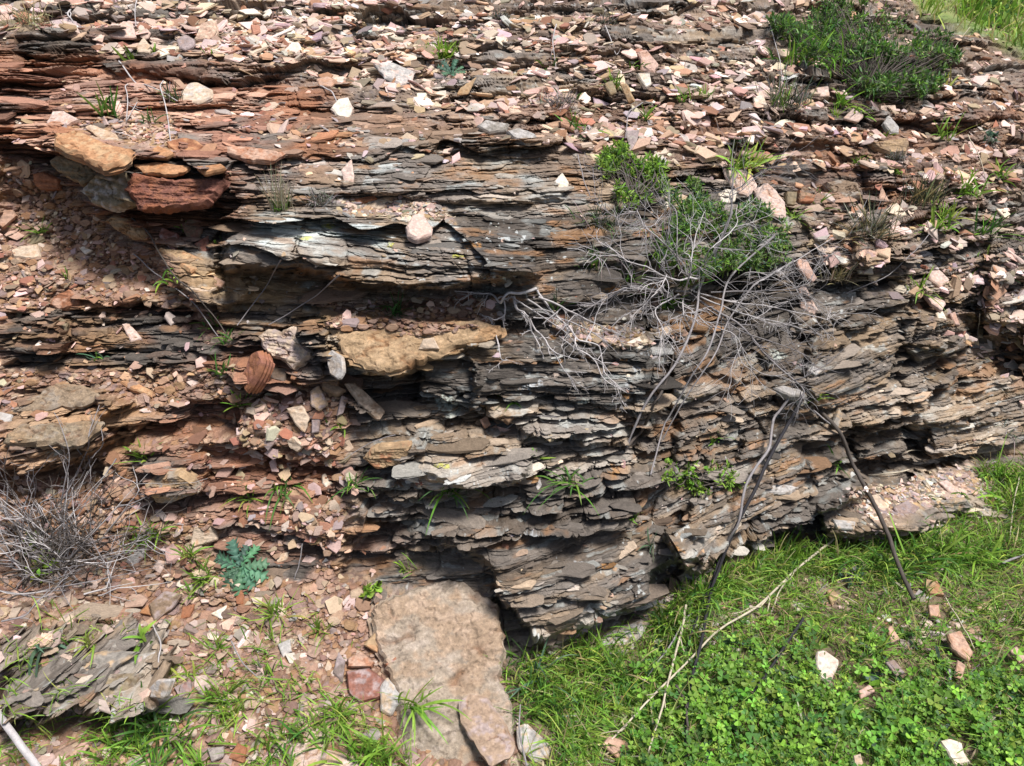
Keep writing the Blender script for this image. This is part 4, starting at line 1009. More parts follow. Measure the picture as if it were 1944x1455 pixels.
# the larger loose stones: each one a thing
AREAS = [((-50, -60, 620, 130), 'on the upper left scree'), ((620, -60, 1000, 230), 'on the scree round the pale lilac slab'), ((1000, -60, 1460, 300), 'on the scree left of the dark green bush'), ((1460, -60, 2000, 260), 'on the slope round and right of the dark green bush'),
         ((1380, 260, 2000, 660), 'on the right slope round the dry tufts'), ((620, 230, 1380, 660), 'on the ledges between the grey ledge and the dry bush'), ((-50, 130, 620, 330), 'on the rust coloured ledges at the upper left'), ((-50, 330, 480, 720), 'on the reddish soil hollow at the left'),
         ((-50, 720, 480, 1100), 'on the left ledges above the thistle'), ((480, 640, 760, 1110), 'in the rubble under the folded rock'), ((-50, 1100, 720, 1500), 'in the rubble and grass left of the great slab'), ((1540, 860, 1960, 1050), 'on the low front ledge')]
CW = {'palepink': 'pale pink', 'palegrey': 'pale grey', 'salmon': 'salmon coloured', 'olive': 'olive brown'}
def area_of(x, y):
    for (x0, y0, x1, y1), t in AREAS:
        if x0 <= x < x1 and y0 <= y < y1: return t
    return 'on the middle rock face'
kb = np.concatenate([sample(wS * SCREE, 260, -20, 1960, -20, 800), sample(SOIL * (1 - .6 * ROCKL) * (1 - GROUND), 150, -20, 1960, 200, 1460), sample(LEDGECHIP, 40, -20, 1960, 0, 1400)])
sb = np.concatenate([np.clip(np.exp(RNG.normal(math.log(.090), .25, 260)), .065, .15), np.clip(np.exp(RNG.normal(math.log(.042), .3, 150)), .028, .08), np.clip(np.exp(RNG.normal(math.log(.03), .25, 40)), .02, .05)])
ok = ~near_hero(GX.ravel()[kb], GY.ravel()[kb]); kb, sb = kb[ok], sb[ok]
room = 296 - N_HERO
sel = RNG.permutation(len(kb))[:room]; kb, sb = kb[sel], sb[sel]
cb, nb_ = palette(kb)
exb, eyb, nnb = frames(kb, .30)
for i in range(len(kb)):
    V, F = TPL[int(RNG.integers(0, len(TPL)))]
    V = V.copy(); V[:, :2] *= RNG.uniform(.85, 1.15, (1, 2)); V += RNG.normal(0, .03, V.shape) * (1, 1, .4)
    th = np.ptp(V[:, 2]); sc = sb[i] * .5
    W = sc * (V[:, :1] * exb[i] + V[:, 1:2] * eyb[i] + (V[:, 2:] + .22 * th) * nnb[i])
    cl = cb[i] * (1 + .10 * fbm(V[:, 0] * 2 + i, V[:, 1] * 2, 2, i))[:, None]
    o = link('stone', raw_mesh('stone', W, F, M_STONE, np.clip(cl, .02, .9)))
    o.location = P.reshape(-1, 3)[kb[i]]
    x_, y_ = GX.ravel()[kb[i]], GY.ravel()[kb[i]]
    shp = 'flat' if th < .4 else 'chunky'
    big = 'palm sized' if sb[i] > .06 else 'small'
    ar = area_of(x_, y_)
    tag(o, '%s %s %s stone %s' % (big, CW.get(nb_[i], nb_[i]), shp, ar.replace('round and right of', 'by').replace('between the grey ledge and', 'near')), 'stone', 'loose stones ' + ar)
# ------------------------------------------------------------------ plants
def leaf_material(name, rough=.55, trans=.35):
    m, nt, b = new_mat(name)
    N = nt.nodes.new; L = nt.links.new
    at = N('ShaderNodeAttribute'); at.attribute_name = 'col'
    tc = N('ShaderNodeTexCoord')
    n1 = N('ShaderNodeTexNoise'); n1.inputs['Scale'].default_value = 120; n1.inputs['Detail'].default_value = 3
    L(tc.outputs['Object'], n1.inputs['Vector'])
    r = N('ShaderNodeMapRange'); r.inputs['To Min'].default_value = .7; r.inputs['To Max'].default_value = 1.3
    L(n1.outputs[0], r.inputs['Value'])
    mx = N('ShaderNodeVectorMath'); mx.operation = 'SCALE'
    L(at.outputs['Color'], mx.inputs[0]); L(r.outputs[0], mx.inputs['Scale'])
    L(mx.outputs[0], b.inputs['Base Color'])
    b.inputs['Roughness'].default_value = rough; b.inputs['Specular IOR Level'].default_value = .35
    t = N('ShaderNodeBsdfTranslucent'); L(mx.outputs[0], t.inputs['Color'])
    ms = N('ShaderNodeMixShader'); ms.inputs[0].default_value = trans
    out = [n for n in nt.nodes if n.type == 'OUTPUT_MATERIAL'][0]
    L(b.outputs[0], ms.inputs[1]); L(t.outputs[0], ms.inputs[2]); L(ms.outputs[0], out.inputs[0])
    return m
GRN_M = (.16, .25, .085)
M_LEAF = leaf_material('green_leaf')
M_STRAW = leaf_material('dry_straw', .75, .15)
M_TWIG = rock_material('weathered_twig', (1, 1, 1), 150, .3, .35)

GRN = {'g': (.165, .32, .04), 'd': (.075, .18, .036), 'l': (.27, .43, .06), 'y': (.37, .44, .09), 's': (.40, .34, .17), 'w': (.46, .40, .27), 'k': (.085, .10, .06), 'b': (.09, .17, .10), 'x': (.33, .30, .28), 'm': (.17, .255, .085)}

def ribbons(base, dirs, length, width, droop, cols, segs=6, taper=1.0, curl=None, fold=.0, sharp=.7):
    """N grass blades: (V, F, C)"""
    n = len(base)
    t = np.linspace(0, 1, segs + 1)
    d = unit(dirs)
    side = unit(np.cross(d, (0, 0, 1.0)) + RNG.normal(0, .35, (n, 3)))
    side = unit(side - (side * d).sum(1, keepdims=True) * d)
    ctr = base[:, None] + d[:, None] * (length[:, None] * t)[..., None]
    ctr[..., 2] -= (droop * length)[:, None] * t ** 2
    if curl is not None:
        ctr = ctr + side[:, None] * ((curl * length)[:, None] * t ** 2)[..., None]
    prof = np.minimum(1, .55 + t * 2.2) * (1 - t ** (1.2 / sharp * 1.6)) ** sharp
    prof[-1] = .04
    w = width[:, None] * prof * .5
    A = ctr - side[:, None] * w[..., None]; B = ctr + side[:, None] * w[..., None]
    V = np.stack([A, B], 2).reshape(-1, 3)
    k = np.arange(segs) * 2
    f = np.stack([k, k + 1, k + 3, k + 2], -1)
    F = (f[None] + (np.arange(n) * 2 * (segs + 1))[:, None, None]).reshape(-1, 4)
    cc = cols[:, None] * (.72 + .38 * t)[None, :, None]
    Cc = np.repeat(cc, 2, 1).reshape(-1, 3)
    return V, F, Cc

def bank_frame(px, py):
    j, i = surf_idx(px, py)
    return NB[j, i].astype(float)

def leafcols(key, n, var=.22):
    ks = [k for k in key]
    out = np.array([GRN[ks[int(q)]] for q in RNG.integers(0, len(ks), n)])
    out = out * (1 + RNG.normal(0, var, (n, 1))); out = out * (1 + RNG.normal(0, .08, (n, 3)))
    return np.clip(out, .01, .8)

def tuft(px, py, hpx, nb, key, label, spread=.6, wpx=5.0, droop=.35, lean=(0, -.25, 1.0), mat=None, name='grass_tuft', cat='grass tuft', group='grass tufts growing on the bank', rad=.12, at=None, lenvar=.35, curl=.12, seed_heads=False):
    base = surf(px, py) + np.array((0, -.004, 0)) if at is None else at
    if mat is None and nb > 9 and wpx > 5: nb = int(nb * 1.55); wpx = wpx * .78
    h = px_size(px, py, hpx) * (1.3 if mat is None else 1.1); w = px_size(px, py, wpx) * .8
    d = np.array(lean)[None] + RNG.normal(0, spread, (nb, 3)); d[:, 2] = np.abs(d[:, 2]) * .9 + .15; d[:, 1] = np.minimum(d[:, 1], .30)
    b = base + RNG.normal(0, 1, (nb, 3)) * (h * rad, h * rad * .5, h * rad * .3)
    b[:, 2] -= h * .04
    L_ = h * np.clip(1 - np.abs(RNG.normal(0, lenvar, nb)), .3, 1.1)
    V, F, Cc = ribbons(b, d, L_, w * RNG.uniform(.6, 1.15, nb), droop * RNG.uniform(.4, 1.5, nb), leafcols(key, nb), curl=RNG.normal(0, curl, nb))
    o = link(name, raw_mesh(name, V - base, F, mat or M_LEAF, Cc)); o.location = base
    return tag(o, label, cat, group)

T = tuft
# green tufts: (px, py of the base, height px, blades, colours, label, options)
T(206, 218, 72, 12, 'gd', 'upright green grass with one broad blade above the big orange slab', spread=.28, wpx=8)
T(245, 108, 42, 9, 'gl', 'small green sprout below the pink triangular slab', spread=.3, wpx=6)
T(293, 88, 30, 8, 'gl', 'tiny green sprout right of the tan pointed stone', spread=.35, wpx=5)
T(402, 102, 26, 6, 'l', 'tiny bright sprout right of the round grey stone', spread=.35, wpx=4)
T(285, 232, 42, 10, 'd', 'dark thin sprout beside a pale upright flake above the orange slab', spread=.6, wpx=4)
T(77, 438, 42, 16, 'g', 'green tuft on the reddish soil under the left hollow', spread=.8, wpx=5)
T(127, 530, 34, 7, 'g', 'small sprout below the reddish soil bank at the left', spread=.35, wpx=4)
T(345, 440, 26, 6, 'g', 'tiny sprout between the two purple brown wedges', spread=.35, wpx=4)
T(408, 462, 24, 6, 'gd', 'tiny sprout right of the leaning purple brown wedge', spread=.5, wpx=4)
T(325, 530, 60, 9, 'gl', 'arching green tuft left of the flat pink plank', spread=.7, droop=.7, wpx=6)
T(402, 622, 66, 16, 'dg', 'dark green tuft in the gully along the thin dry stems', spread=.6, wpx=5)
T(432, 645, 46, 12, 'gd', 'green tuft at the foot of the thin dry stems', spread=.6, wpx=5)
T(180, 682, 46, 10, 'gb', 'pale green tuft lying on the left ledge', spread=.9, droop=.5, wpx=6)
T(432, 702, 48, 12, 'dg', 'spreading tuft left of the red brown leaning block', spread=.9, wpx=6)
T(452, 766, 44, 10, 'gl', 'bright tuft below the red brown leaning block', spread=.6, wpx=7)
T(282, 856, 44, 14, 'gl', 'bright tuft above the striped grey tan block', spread=.9, wpx=6)
T(530, 935, 78, 20, 'dg', 'big dark green tuft with hanging blades below the pinkish cream plate', spread=.75, droop=.7, wpx=7)
T(462, 955, 54, 12, 'gl', 'light tuft left of the big dark green tuft', spread=.7, wpx=6)
T(752, 590, 66, 20, 'd', 'dark green spreading tuft in the shade under the big grey ledge', spread=.85, droop=.35, wpx=6)
T(972, 778, 58, 14, 'dg', 'green tuft growing above the brown cube like stone', spread=.65, wpx=7)
T(1044, 842, 42, 12, 'd', 'dark tuft in a crack below the leaf shaped chip', spread=.8, wpx=5)
T(1018, 862, 30, 8, 'gl', 'small tuft left below the dark crack tuft', spread=.7, wpx=5)
T(860, 932, 72, 16, 'gd', 'spreading green tuft right of the pink square stone', spread=.9, droop=.6, wpx=7)
T(672, 922, 58, 14, 'dg', 'dark tuft left of the pink square stone', spread=.8, droop=.6, wpx=6)
T(640, 815, 44, 12, 'lg', 'light tuft in the rubble by the white rough chip', spread=.7, wpx=5)
T(1078, 905, 66, 20, 'gd', 'wide grass tuft above the two grey slivers', spread=.9, droop=.45, wpx=6)
T(1196, 962, 42, 10, 'g', 'thin sprout on the face below the clump of small shrub', spread=.6, wpx=4)
T(1238, 1040, 48, 12, 'bk', 'greyish green curled tuft low on the main face', spread=1.0, droop=.7, wpx=4)
T(768, 1092, 52, 10, 'gl', 'lone tuft at the top left of the great slab', spread=.35, wpx=6)
T(612, 1192, 52, 16, 'gl', 'tuft in the rubble left of the great slab top', spread=.85, wpx=6)
T(528, 1160, 66, 26, 'ly', 'yellow green tuft below the thistle', spread=.75, wpx=6)
T(1546, 750, 36, 18, 'ly', 'bright tuft beside the pale grey flat slab', spread=.8, wpx=5)
T(1358, 842, 36, 12, 'g', 'small leafy tuft on the face above the small green shrub', spread=.8, wpx=6)
T(1100, 236, 54, 18, 'gd', 'green tuft right below the grey dead cushion', spread=.8, droop=.4, wpx=6)
T(1080, 172, 38, 9, 'd', 'dark sprout above the grey dead cushion', spread=.5, wpx=6)
T(1050, 112, 38, 12, 'dg', 'flat green tuft on the upper scree left of the dead cushion', spread=.9, wpx=6)
T(1168, 150, 44, 14, 'lg', 'bright upright tuft between the leaning brown plates', spread=.4, wpx=6)
T(1228, 215, 50, 10, 'g', 'green tuft with a long blade reaching right above the grey plate', spread=.8, wpx=6)
T(1205, 120, 36, 6, 'g', 'narrow tuft left of the pinkish standing plate', spread=.3, wpx=6)
T(1100, 262, 30, 8, 'dg', 'small tuft under the green tuft by the dead cushion', spread=.5, wpx=4)
T(1300, 178, 46, 9, 'g', 'thin tuft right of the bright white stone', spread=.4, wpx=4)
T(1335, 175, 48, 12, 'gl', 'thin light tuft left of the grey wiry tuft', spread=.4, wpx=4)
T(1525, 118, 92, 46, 'gd', 'tall dense grass under the left side of the dark green bush', spread=.42, droop=.5, wpx=6, rad=.25)
T(1555, 122, 74, 26, 'gl', 'second grass clump under the dark green bush', spread=.45, droop=.5, wpx=6, rad=.25)
T(1602, 186, 60, 24, 'gl', 'bright grass below the dark green bush', spread=.6, droop=.4, wpx=5)
T(1590, 212, 32, 10, 'l', 'small bright sprout below the pale plate', spread=.5, wpx=4)
T(1628, 215, 36, 10, 'lg', 'small sprout above the rounded brown block', spread=.5, wpx=5)
T(1682, 248, 30, 8, 'l', 'tiny sprout left of the blue grey upright stone', spread=.5, wpx=5)
T(1795, 260, 66, 14, 'lg', 'light grass on the right slope beyond the blue grey stone', spread=.4, wpx=5)
T(1800, 165, 50, 14, 'ly', 'yellow green grass below the right end of the bush', spread=.6, wpx=5)
T(1392, 308, 78, 16, 'lg', 'broad bladed bright grass behind the left salmon slab', spread=.55, wpx=10, droop=.4)
T(1430, 312, 66, 18, 'ly', 'bright grass on top of the left salmon slab', spread=.7, wpx=9, droop=.4)
T(1512, 412, 42, 14, 'lg', 'bright tuft at the foot of the right salmon slab', spread=.8, wpx=6)
T(1558, 392, 60, 14, 'gd', 'grass tuft growing from the small cavity', spread=.6, wpx=6)
T(1640, 300, 44, 12, 'g', 'tuft left of the rounded brown block', spread=.4, wpx=6)
T(1700, 320, 44, 8, 'g', 'broad blade tuft below the rounded brown block', spread=.35, wpx=8)
T(1842, 352, 66, 24, 'gl', 'grass on the right slope above the far column', spread=.55, wpx=6)
T(1790, 392, 60, 20, 'ly', 'yellowish grass between the wheat tuft and the far column', spread=.6, wpx=7)
T(1862, 430, 66, 16, 'gd', 'grass at the right edge above the far column', spread=.7, wpx=7)
T(1768, 430, 56, 14, 'lg', 'grass left of the far column', spread=.6, wpx=7)
T(1898, 330, 56, 16, 'lg', 'light grass at the right edge of the slope', spread=.6, wpx=6)
T(1880, 495, 70, 12, 'dg', 'dark grass hanging over the far column', spread=.9, droop=.6, wpx=8)
T(1744, 545, 52, 18, 'gl', 'grass beside the pink five cornered stone', spread=.7, wpx=6)
T(1742, 566, 26, 10, 'l', 'small sprout under the pink five cornered stone', spread=.6, wpx=5)
T(1590, 880, 52, 10, 'dg', 'grass in the gap behind the black stick', spread=.8, wpx=5)
T(1815, 930, 24, 10, 'g', 'small weed on the edge of the low ledge', spread=.9, wpx=4)
T(1752, 935, 24, 8, 'dg', 'small weed on the low ledge front', spread=.9, wpx=4)
T(795, 1325, 76, 22, 'lg', 'grass tuft growing over the left side of the great slab', spread=.65, wpx=8, at=surf(790, 1320) + np.array((0, -.07, .05)), lean=(.3, -.4, 1))
T(705, 1425, 110, 60, 'gl', 'dense grass clump at the lower left of the great slab', spread=.6, droop=.55, wpx=8, rad=.2)
T(640, 1360, 70, 24, 'gl', 'grass tuft left of the dense clump by the great slab', spread=.8, wpx=7)
T(570, 1385, 76, 30, 'gd', 'grass patch above the wide pinkish flat rock', spread=.8, wpx=7, rad=.3)
T(520, 1405, 70, 30, 'gl', 'grass left of the wide pinkish flat rock', spread=.8, wpx=7, rad=.3)
T(425, 1318, 72, 30, 'gl', 'bright grass right of the maroon chip', spread=.75, wpx=7)
T(460, 1345, 60, 22, 'ly', 'yellow green grass in the lower left rubble', spread=.8, wpx=6)
T(275, 1370, 110, 56, 'dg', 'large dark green grass clump at the right foot of the grey outcrop', spread=.85, droop=.55, wpx=8, rad=.35)
T(325, 1395, 92, 50, 'gd', 'thick grass clump right of the large dark one', spread=.8, droop=.55, wpx=8, rad=.35)
T(215, 1425, 70, 30, 'gl', 'grass below the grey outcrop', spread=.8, wpx=7, rad=.3)
T(380, 1440, 60, 26, 'lg', 'grass by the grey square stone', spread=.7, wpx=6)
T(145, 1450, 60, 22, 'gl', 'grass at the bottom edge by the thick grey stick', spread=.7, wpx=6)
T(345, 1275, 62, 24, 'ly', 'yellow green grass above the maroon chip', spread=.75, wpx=6, rad=.25)
T(420, 1222, 50, 16, 'lg', 'tuft below the cream triangular chip', spread=.8, wpx=6)
T(390, 1095, 66, 22, 'lg', 'light grass left of the thistle', spread=.6, wpx=6)
T(368, 1050, 52, 16, 'gy', 'grass left of the tan block above the thistle', spread=.6, wpx=6)
T(366, 1135, 40, 12, 'lg', 'sprout above the large brown plate', spread=.6, wpx=5)
T(295, 1008, 62, 20, 'gl', 'grass at the upper right of the dead bush', spread=.75, wpx=6)
T(270, 1025, 44, 14, 'gl', 'smaller grass beside the blue grey leaning plate', spread=.75, wpx=6)
T(258, 1222, 62, 8, 'lg', 'thin tuft with broad leaves above the long grey plate', spread=.6, wpx=9)
T(62, 1240, 74, 8, 'gb', 'drooping broad leaved grass hanging over the grey outcrop', spread=.9, droop=1.1, wpx=9)
T(160, 1228, 42, 12, 'ly', 'yellow green tuft on the grey outcrop', spread=.7, wpx=6)
T(590, 1285, 44, 14, 'gl', 'small tuft left of the small cream stone', spread=.8, wpx=5)
T(510, 1275, 46, 14, 'gk', 'dull tuft across the pale stone', spread=.8, wpx=5)
# broad leaved clump
T(838, 92, 50, 60, 'll', 'bright green leafy clump on the upper scree', spread=.75, wpx=8, droop=.15, name='leafy_clump', cat='plant', rad=.22)
# wiry and dry tufts
W = 'dry and wiry tufts growing on the bank'
T(70, 40, 70, 90, 'sws', 'wheat coloured dry tuft at the upper left corner', spread=.55, wpx=2.6, droop=.3, mat=M_STRAW, name='dry_grass_tuft', group=W, rad=.25)
T(540, 398, 100, 46, 'www', 'tall thin straw tuft with green foot on the grey ledge', spread=.20, wpx=2.6, droop=.1, mat=M_STRAW, name='dry_grass_tuft', group=W, rad=.08)
T(538, 400, 44, 26, 'gd', 'green foot of fine grass around the tall straw tuft', spread=.25, wpx=3.2, name='grass_tuft', group=W, rad=.12)
T(330, 186, 54, 40, 'xkg', 'grey green dying tuft left of the white speckled stone', spread=.35, wpx=3, mat=M_STRAW, name='dry_grass_tuft', group=W, rad=.12)
T(1482, 200, 82, 110, 'kkxg', 'grey green wiry tuft left below the dark green bush', spread=.5, wpx=2.8, droop=.15, mat=M_STRAW, name='dry_grass_tuft', group=W, rad=.2)
T(1648, 440, 96, 130, 'ksskx', 'tan and green spiky tuft on the layered brown block', spread=.55, wpx=2.6, droop=.12, mat=M_STRAW, name='dry_grass_tuft', group=W, rad=.16)
T(1598, 530, 60, 70, 'ssw', 'short straw tuft below the spiky tuft', spread=.6, wpx=2.4, droop=.2, mat=M_STRAW, name='dry_grass_tuft', group=W, rad=.18)
T(1742, 378, 80, 100, 'ksk', 'upright olive tuft on the slope above the far column', spread=.35, wpx=2.8, droop=.1, mat=M_STRAW, name='dry_grass_tuft', group=W, rad=.2)
T(1140, 430, 88, 120, 'kkdx', 'dark wiry tuft left of the dry bush', spread=.55, wpx=2.5, droop=.35, mat=M_STRAW, name='dry_grass_tuft', group=W, rad=.22)
T(1135, 480, 70, 60, 'kx', 'grey drooping wiry tuft below the dark wiry one', spread=.8, wpx=2.4, droop=.9, mat=M_STRAW, name='dry_grass_tuft', group=W, rad=.2)
T(1910, 815, 60, 50, 'kx', 'dull wiry grass hanging at the right edge of the low rock', spread=.8, wpx=2.4, droop=.8, mat=M_STRAW, name='dry_grass_tuft', group=W, rad=.25)
for (px_, py_, r_, lb) in [(610, 384, 34, 'grey dead cushion plant on the big grey ledge'), (1062, 198, 36, 'grey dead cushion plant in the middle of the upper scree'), (950, 32, 22, 'small brown dead cushion plant near the top edge'), (1150, 38, 26, 'dark dead cushion plant at the top edge'), (1700, 300, 22, 'grey dead cushion behind the rounded brown block'), (1515, 186, 28, 'grey dead cushion at the right side of the grey wiry tuft')]:
    T(px_, py_, r_, 150, 'xxk' if py_ > 60 else 'kx', lb, spread=.9, wpx=2.2, droop=.0, lean=(0, -.3, .6), mat=M_STRAW, name='dead_cushion', cat='dead plant', group='dead cushion plants', rad=.35, curl=.5)

# grass shoots inside the dry bush
for (px_, py_, h_, n_, k_, lb) in [(1255, 480, 72, 22, 'dg', 'grass shoots inside the left side of the dry bush'), (1290, 540, 80, 26, 'gd', 'grass shoots at the foot of the dry bush'), (1190, 530, 50, 16, 'dg', 'grass under the left arm of the dry bush'), (1330, 430, 60, 16, 'gl', 'grass shoots between twigs under the salmon slab'), (1120, 505, 50, 20, 'gd', 'grass left below the dry bush'), (1275, 590, 60, 18, 'dg', 'dark grass under the middle of the dry bush'), (1200, 560, 40, 14, 'dg', 'short grass above the dry roots'), (1055, 575, 50, 14, 'kd', 'thin dark grass growing through the dry roots')]:
    T(px_, py_, h_, n_, k_, lb, spread=.5, wpx=5, droop=.3)

# big sweep of grass under the low ledge, tufts at the foot of the face
for (px_, py_, h_, n_, k_, sp, lb) in [(1500, 1062, 74, 60, 'lgg', .7, 'bright grass tuft at the foot of the face above the pale sticks'), (1720, 1075, 120, 70, 'gld', .75, 'long sweeping grass under the low ledge'), (1790, 1060, 110, 60, 'glg', .75, 'long grass under the right part of the low ledge'), (1680, 1090, 84, 40, 'gd', .7, 'grass right of the black stick'), (1900, 960, 90, 50, 'gl', .7, 'grass right of the low ledge'), (1890, 905, 60, 34, 'lg', .6, 'grass at the right edge under the rock wall'), (1945, 930, 80, 40, 'gl', .6, 'grass cut by the right edge'), (1330, 1130, 70, 40, 'gd', .7, 'dark grass at the corner of the main face'), (1370, 1110, 60, 36, 'gl', .7, 'grass above the pale rock by the black stem'), (1440, 1085, 60, 34, 'gl', .7, 'grass between the black stem and the bright tuft'), (1270, 1180, 66, 36, 'dg', .75, 'grass in front of the pale layered rock'),
        (1010, 1290, 110, 16, 'gb', .6, 'broad bladed grass arching at the right edge of the great slab'), (1035, 1340, 90, 50, 'gd', .75, 'thick grass right of the great slab'), (1000, 1255, 60, 26, 'dg', .6, 'grass between the great slab and the main face'), (1100, 1330, 92, 60, 'gl', .8, 'thick grass in front of the foot of the main face'), (1090, 1400, 90, 50, 'gl', .75, 'grass above the grey flat stone'), (1180, 1290, 80, 50, 'gd', .8, 'grass left of the pale crossing sticks'), (1140, 1250, 54, 36, 'dg', .8, 'grass under the nose of the main face'), (1580, 1040, 50, 20, 'gl', .7, 'grass at the left end of the low ledge'), (1850, 1060, 80, 40, 'gl', .7, 'grass below the right end of the low ledge')]:
    T(px_, py_, h_, n_, k_, lb, spread=sp, wpx=6.5, droop=.55, rad=.22, group='thick grass tufts at the foot of the bank')

# ------------------------------------------------------------------ twigs and stems
def tube_mesh(paths, sides=5):
    """paths: list of (points (n,3), radii (n,), colour)"""
    VV, FF, CC = [], [], []; base = 0
    for pts, rad, c in paths:
        pts = np.asarray(pts, float); n = len(pts)
        if n < 2: continue
        tan = unit(np.gradient(pts, axis=0))
        a = unit(np.cross(tan, (0.31, .22, .93))); b = np.cross(tan, a)
        w = np.arange(sides) / sides * 6.2832
        ring = pts[:, None] + np.asarray(rad)[:, None, None] * (np.cos(w)[None, :, None] * a[:, None] + np.sin(w)[None, :, None] * b[:, None])
        VV.append(ring.reshape(-1, 3))
        c = np.asarray(c, float); cc = np.broadcast_to(c, (n * sides, 3)) * (1 + RNG.normal(0, .12, (n * sides, 1)))
        CC.append(cc)
        i = np.arange(sides); j = (i + 1) % sides
        for k in range(n - 1):
            FF.append(np.stack([k * sides + i, k * sides + j, (k + 1) * sides + j, (k + 1) * sides + i], -1) + base)
        base += n * sides
    return np.concatenate(VV), np.concatenate(FF), np.clip(np.concatenate(CC), .01, .9)

def smooth_path(pts, n=None, wob=.0, seed=0):
    pts = np.asarray(pts, float)
    t = np.concatenate([[0], np.cumsum(np.linalg.norm(np.diff(pts, axis=0), axis=1))])
    n = n or max(6, len(pts) * 4)
    tt = np.linspace(0, t[-1], n)
    out = cubic(t, pts, tt)
    if wob:
        r = np.random.default_rng(abs(int(seed)) + 5)
        nz = r.normal(0, 1, out.shape); nz = (nz + np.roll(nz, 1, 0) + np.roll(nz, -1, 0)) / 3
        nz[0] = 0
        out = out + nz * wob
    return out

def px_path(pix, lift, wob=.001, seed=0, n=None):
    """a path over the bank: pixels with a lift (metres) off the surface towards the open"""
    if np.isscalar(lift): lift = [lift] * len(pix)
    out = []
    for (x, y), l in zip(pix, lift):
        q = surf(x, y); d = q - CAM
        out.append(q - unit(d) * l)
    return smooth_path(out, n, wob, seed)

TW = {'pale': (.44, .41, .40), 'grey': (.25, .23, .23), 'dark': (.080, .066, .056), 'black': (.028, .026, .03), 'straw': (.46, .40, .30)}
def branches(path, r0, r1, c, depth, rng, spread=.8, nsub=5, ln=.35, up=0.0, out=None):
    """a twig and its side twigs"""
    out = [] if out is None else out
    n = len(path)
    out.append((path, np.linspace(r0, r1, n), c))
    if depth <= 0: return out
    total = np.linalg.norm(np.diff(path, axis=0), axis=1).sum()
    for k in range(nsub):
        i = int(rng.integers(max(1, n // 5), n - 1))
        d = unit(path[min(i + 1, n - 1)] - path[i - 1])
        d = unit(d + rng.normal(0, spread, 3) * (1, .7, 1) + np.array((0, -.15, up)))
        l = total * ln * rng.uniform(.4, 1.2)
        m = 6
        pts = [path[i]]
        for q in range(m - 1):
            d = unit(d + rng.normal(0, .22, 3))
            pts.append(pts[-1] + d * l / (m - 1))
        rr = r0 + (r1 - r0) * i / n
        branches(np.array(pts), rr * .7, max(rr * .3, .0004), np.asarray(c) * rng.uniform(.8, 1.2), depth - 1, rng, spread, max(2, nsub - 2), .5, up, out)
    return out

def twig_thing(name, paths, label, cat, group=None, sides=5, parent=None):
    V, F, Cc = tube_mesh(paths, sides)
    b = V[0].copy()
    o = link(name, raw_mesh(name, V - b, F, M_TWIG, Cc, True)); o.location = b
    return tag(o, label, cat, group)

# dry grey roots in the middle
rg = np.random.default_rng(4)
ROOTS = [([(1016, 545), (989, 552), (966, 552), (957, 563), (952, 572), (927, 558), (862, 553)], .0042, .0012), ([(975, 561), (979, 581), (996, 594), (1005, 615), (1011, 635), (1025, 658)], .004, .0013),
         ([(1005, 602), (1018, 629), (1032, 640), (1048, 665), (1070, 704), (1084, 720), (1092, 738)], .0026, .001), ([(1018, 547), (1043, 586), (1079, 620), (1100, 647), (1139, 663), (1150, 711), (1175, 736), (1182, 763)], .003, .001),
         ([(1021, 560), (1057, 576), (1097, 599), (1122, 610), (1150, 624), (1168, 633), (1186, 665)], .003, .0009), ([(927, 601), (936, 619), (943, 647), (952, 683), (964, 684)], .0019, .0008), ([(957, 563), (960, 590), (940, 606), (927, 601), (915, 600)], .0022, .0012),
         ([(1061, 640), (1097, 665), (1134, 692), (1141, 715), (1168, 735), (1190, 748)], .0022, .0008), ([(1105, 579), (1132, 581), (1159, 567), (1184, 545), (1213, 545), (1239, 549)], .0025, .0015), ([(1186, 640), (1160, 625), (1185, 600), (1230, 603), (1240, 610)], .0016, .0007),
         ([(926, 560), (915, 575), (905, 597)], .0016, .0007), ([(1080, 640), (1078, 610), (1090, 600), (1100, 605)], .0015, .0008), ([(1012, 600), (1060, 605), (1080, 625)], .0018, .0009), ([(1000, 565), (1050, 600), (1100, 618), (1140, 640), (1165, 665)], .0026, .0008), ([(970, 560), (1000, 580), (1060, 620), (1090, 650), (1115, 690)], .0022, .0008),
         ([(1070, 700), (1074, 690), (1066, 660), (1070, 650)], .0012, .0006), ([(1182, 763), (1176, 772), (1190, 775), (1198, 785)], .001, .0005), ([(1182, 763), (1185, 790)], .001, .0005)]
paths = []
for k, (pp, r0, r1) in enumerate(ROOTS):
    m_ = np.linspace(0, 1, len(pp))
    lift = .02 + .035 * np.sin(m_ * 3.1416) + .008 * (k % 3)
    p_ = px_path(pp, list(lift), .0012, k, len(pp) * 5)
    branches(p_, r0, r1, np.array(TW['pale']) * rg.uniform(.75, 1.15), 2 if k < 10 else 1, rg, .65, 6, .28, -.2, paths)
twig_thing('dead_roots', paths, 'pale grey dead roots hanging over the top of the main rock face', 'dead roots')
# a knot of fine rootlets under the thick root
paths = []
for k in range(70):
    b_ = surf(968 + rg.normal(0, 7), 612 + rg.normal(0, 5)) + np.array((0, -.02, 0))
    d_ = rg.normal(0, 1, 3) * (1, .5, 1)
    paths.append((smooth_path([b_, b_ + d_ * .012, b_ + d_ * .02 + rg.normal(0, .008, 3)], 6), np.full(6, .0007), TW['dark']))
twig_thing('root_knot', paths, 'dark knot of fine rootlets below the bend of the dead roots', 'dead roots', sides=4)

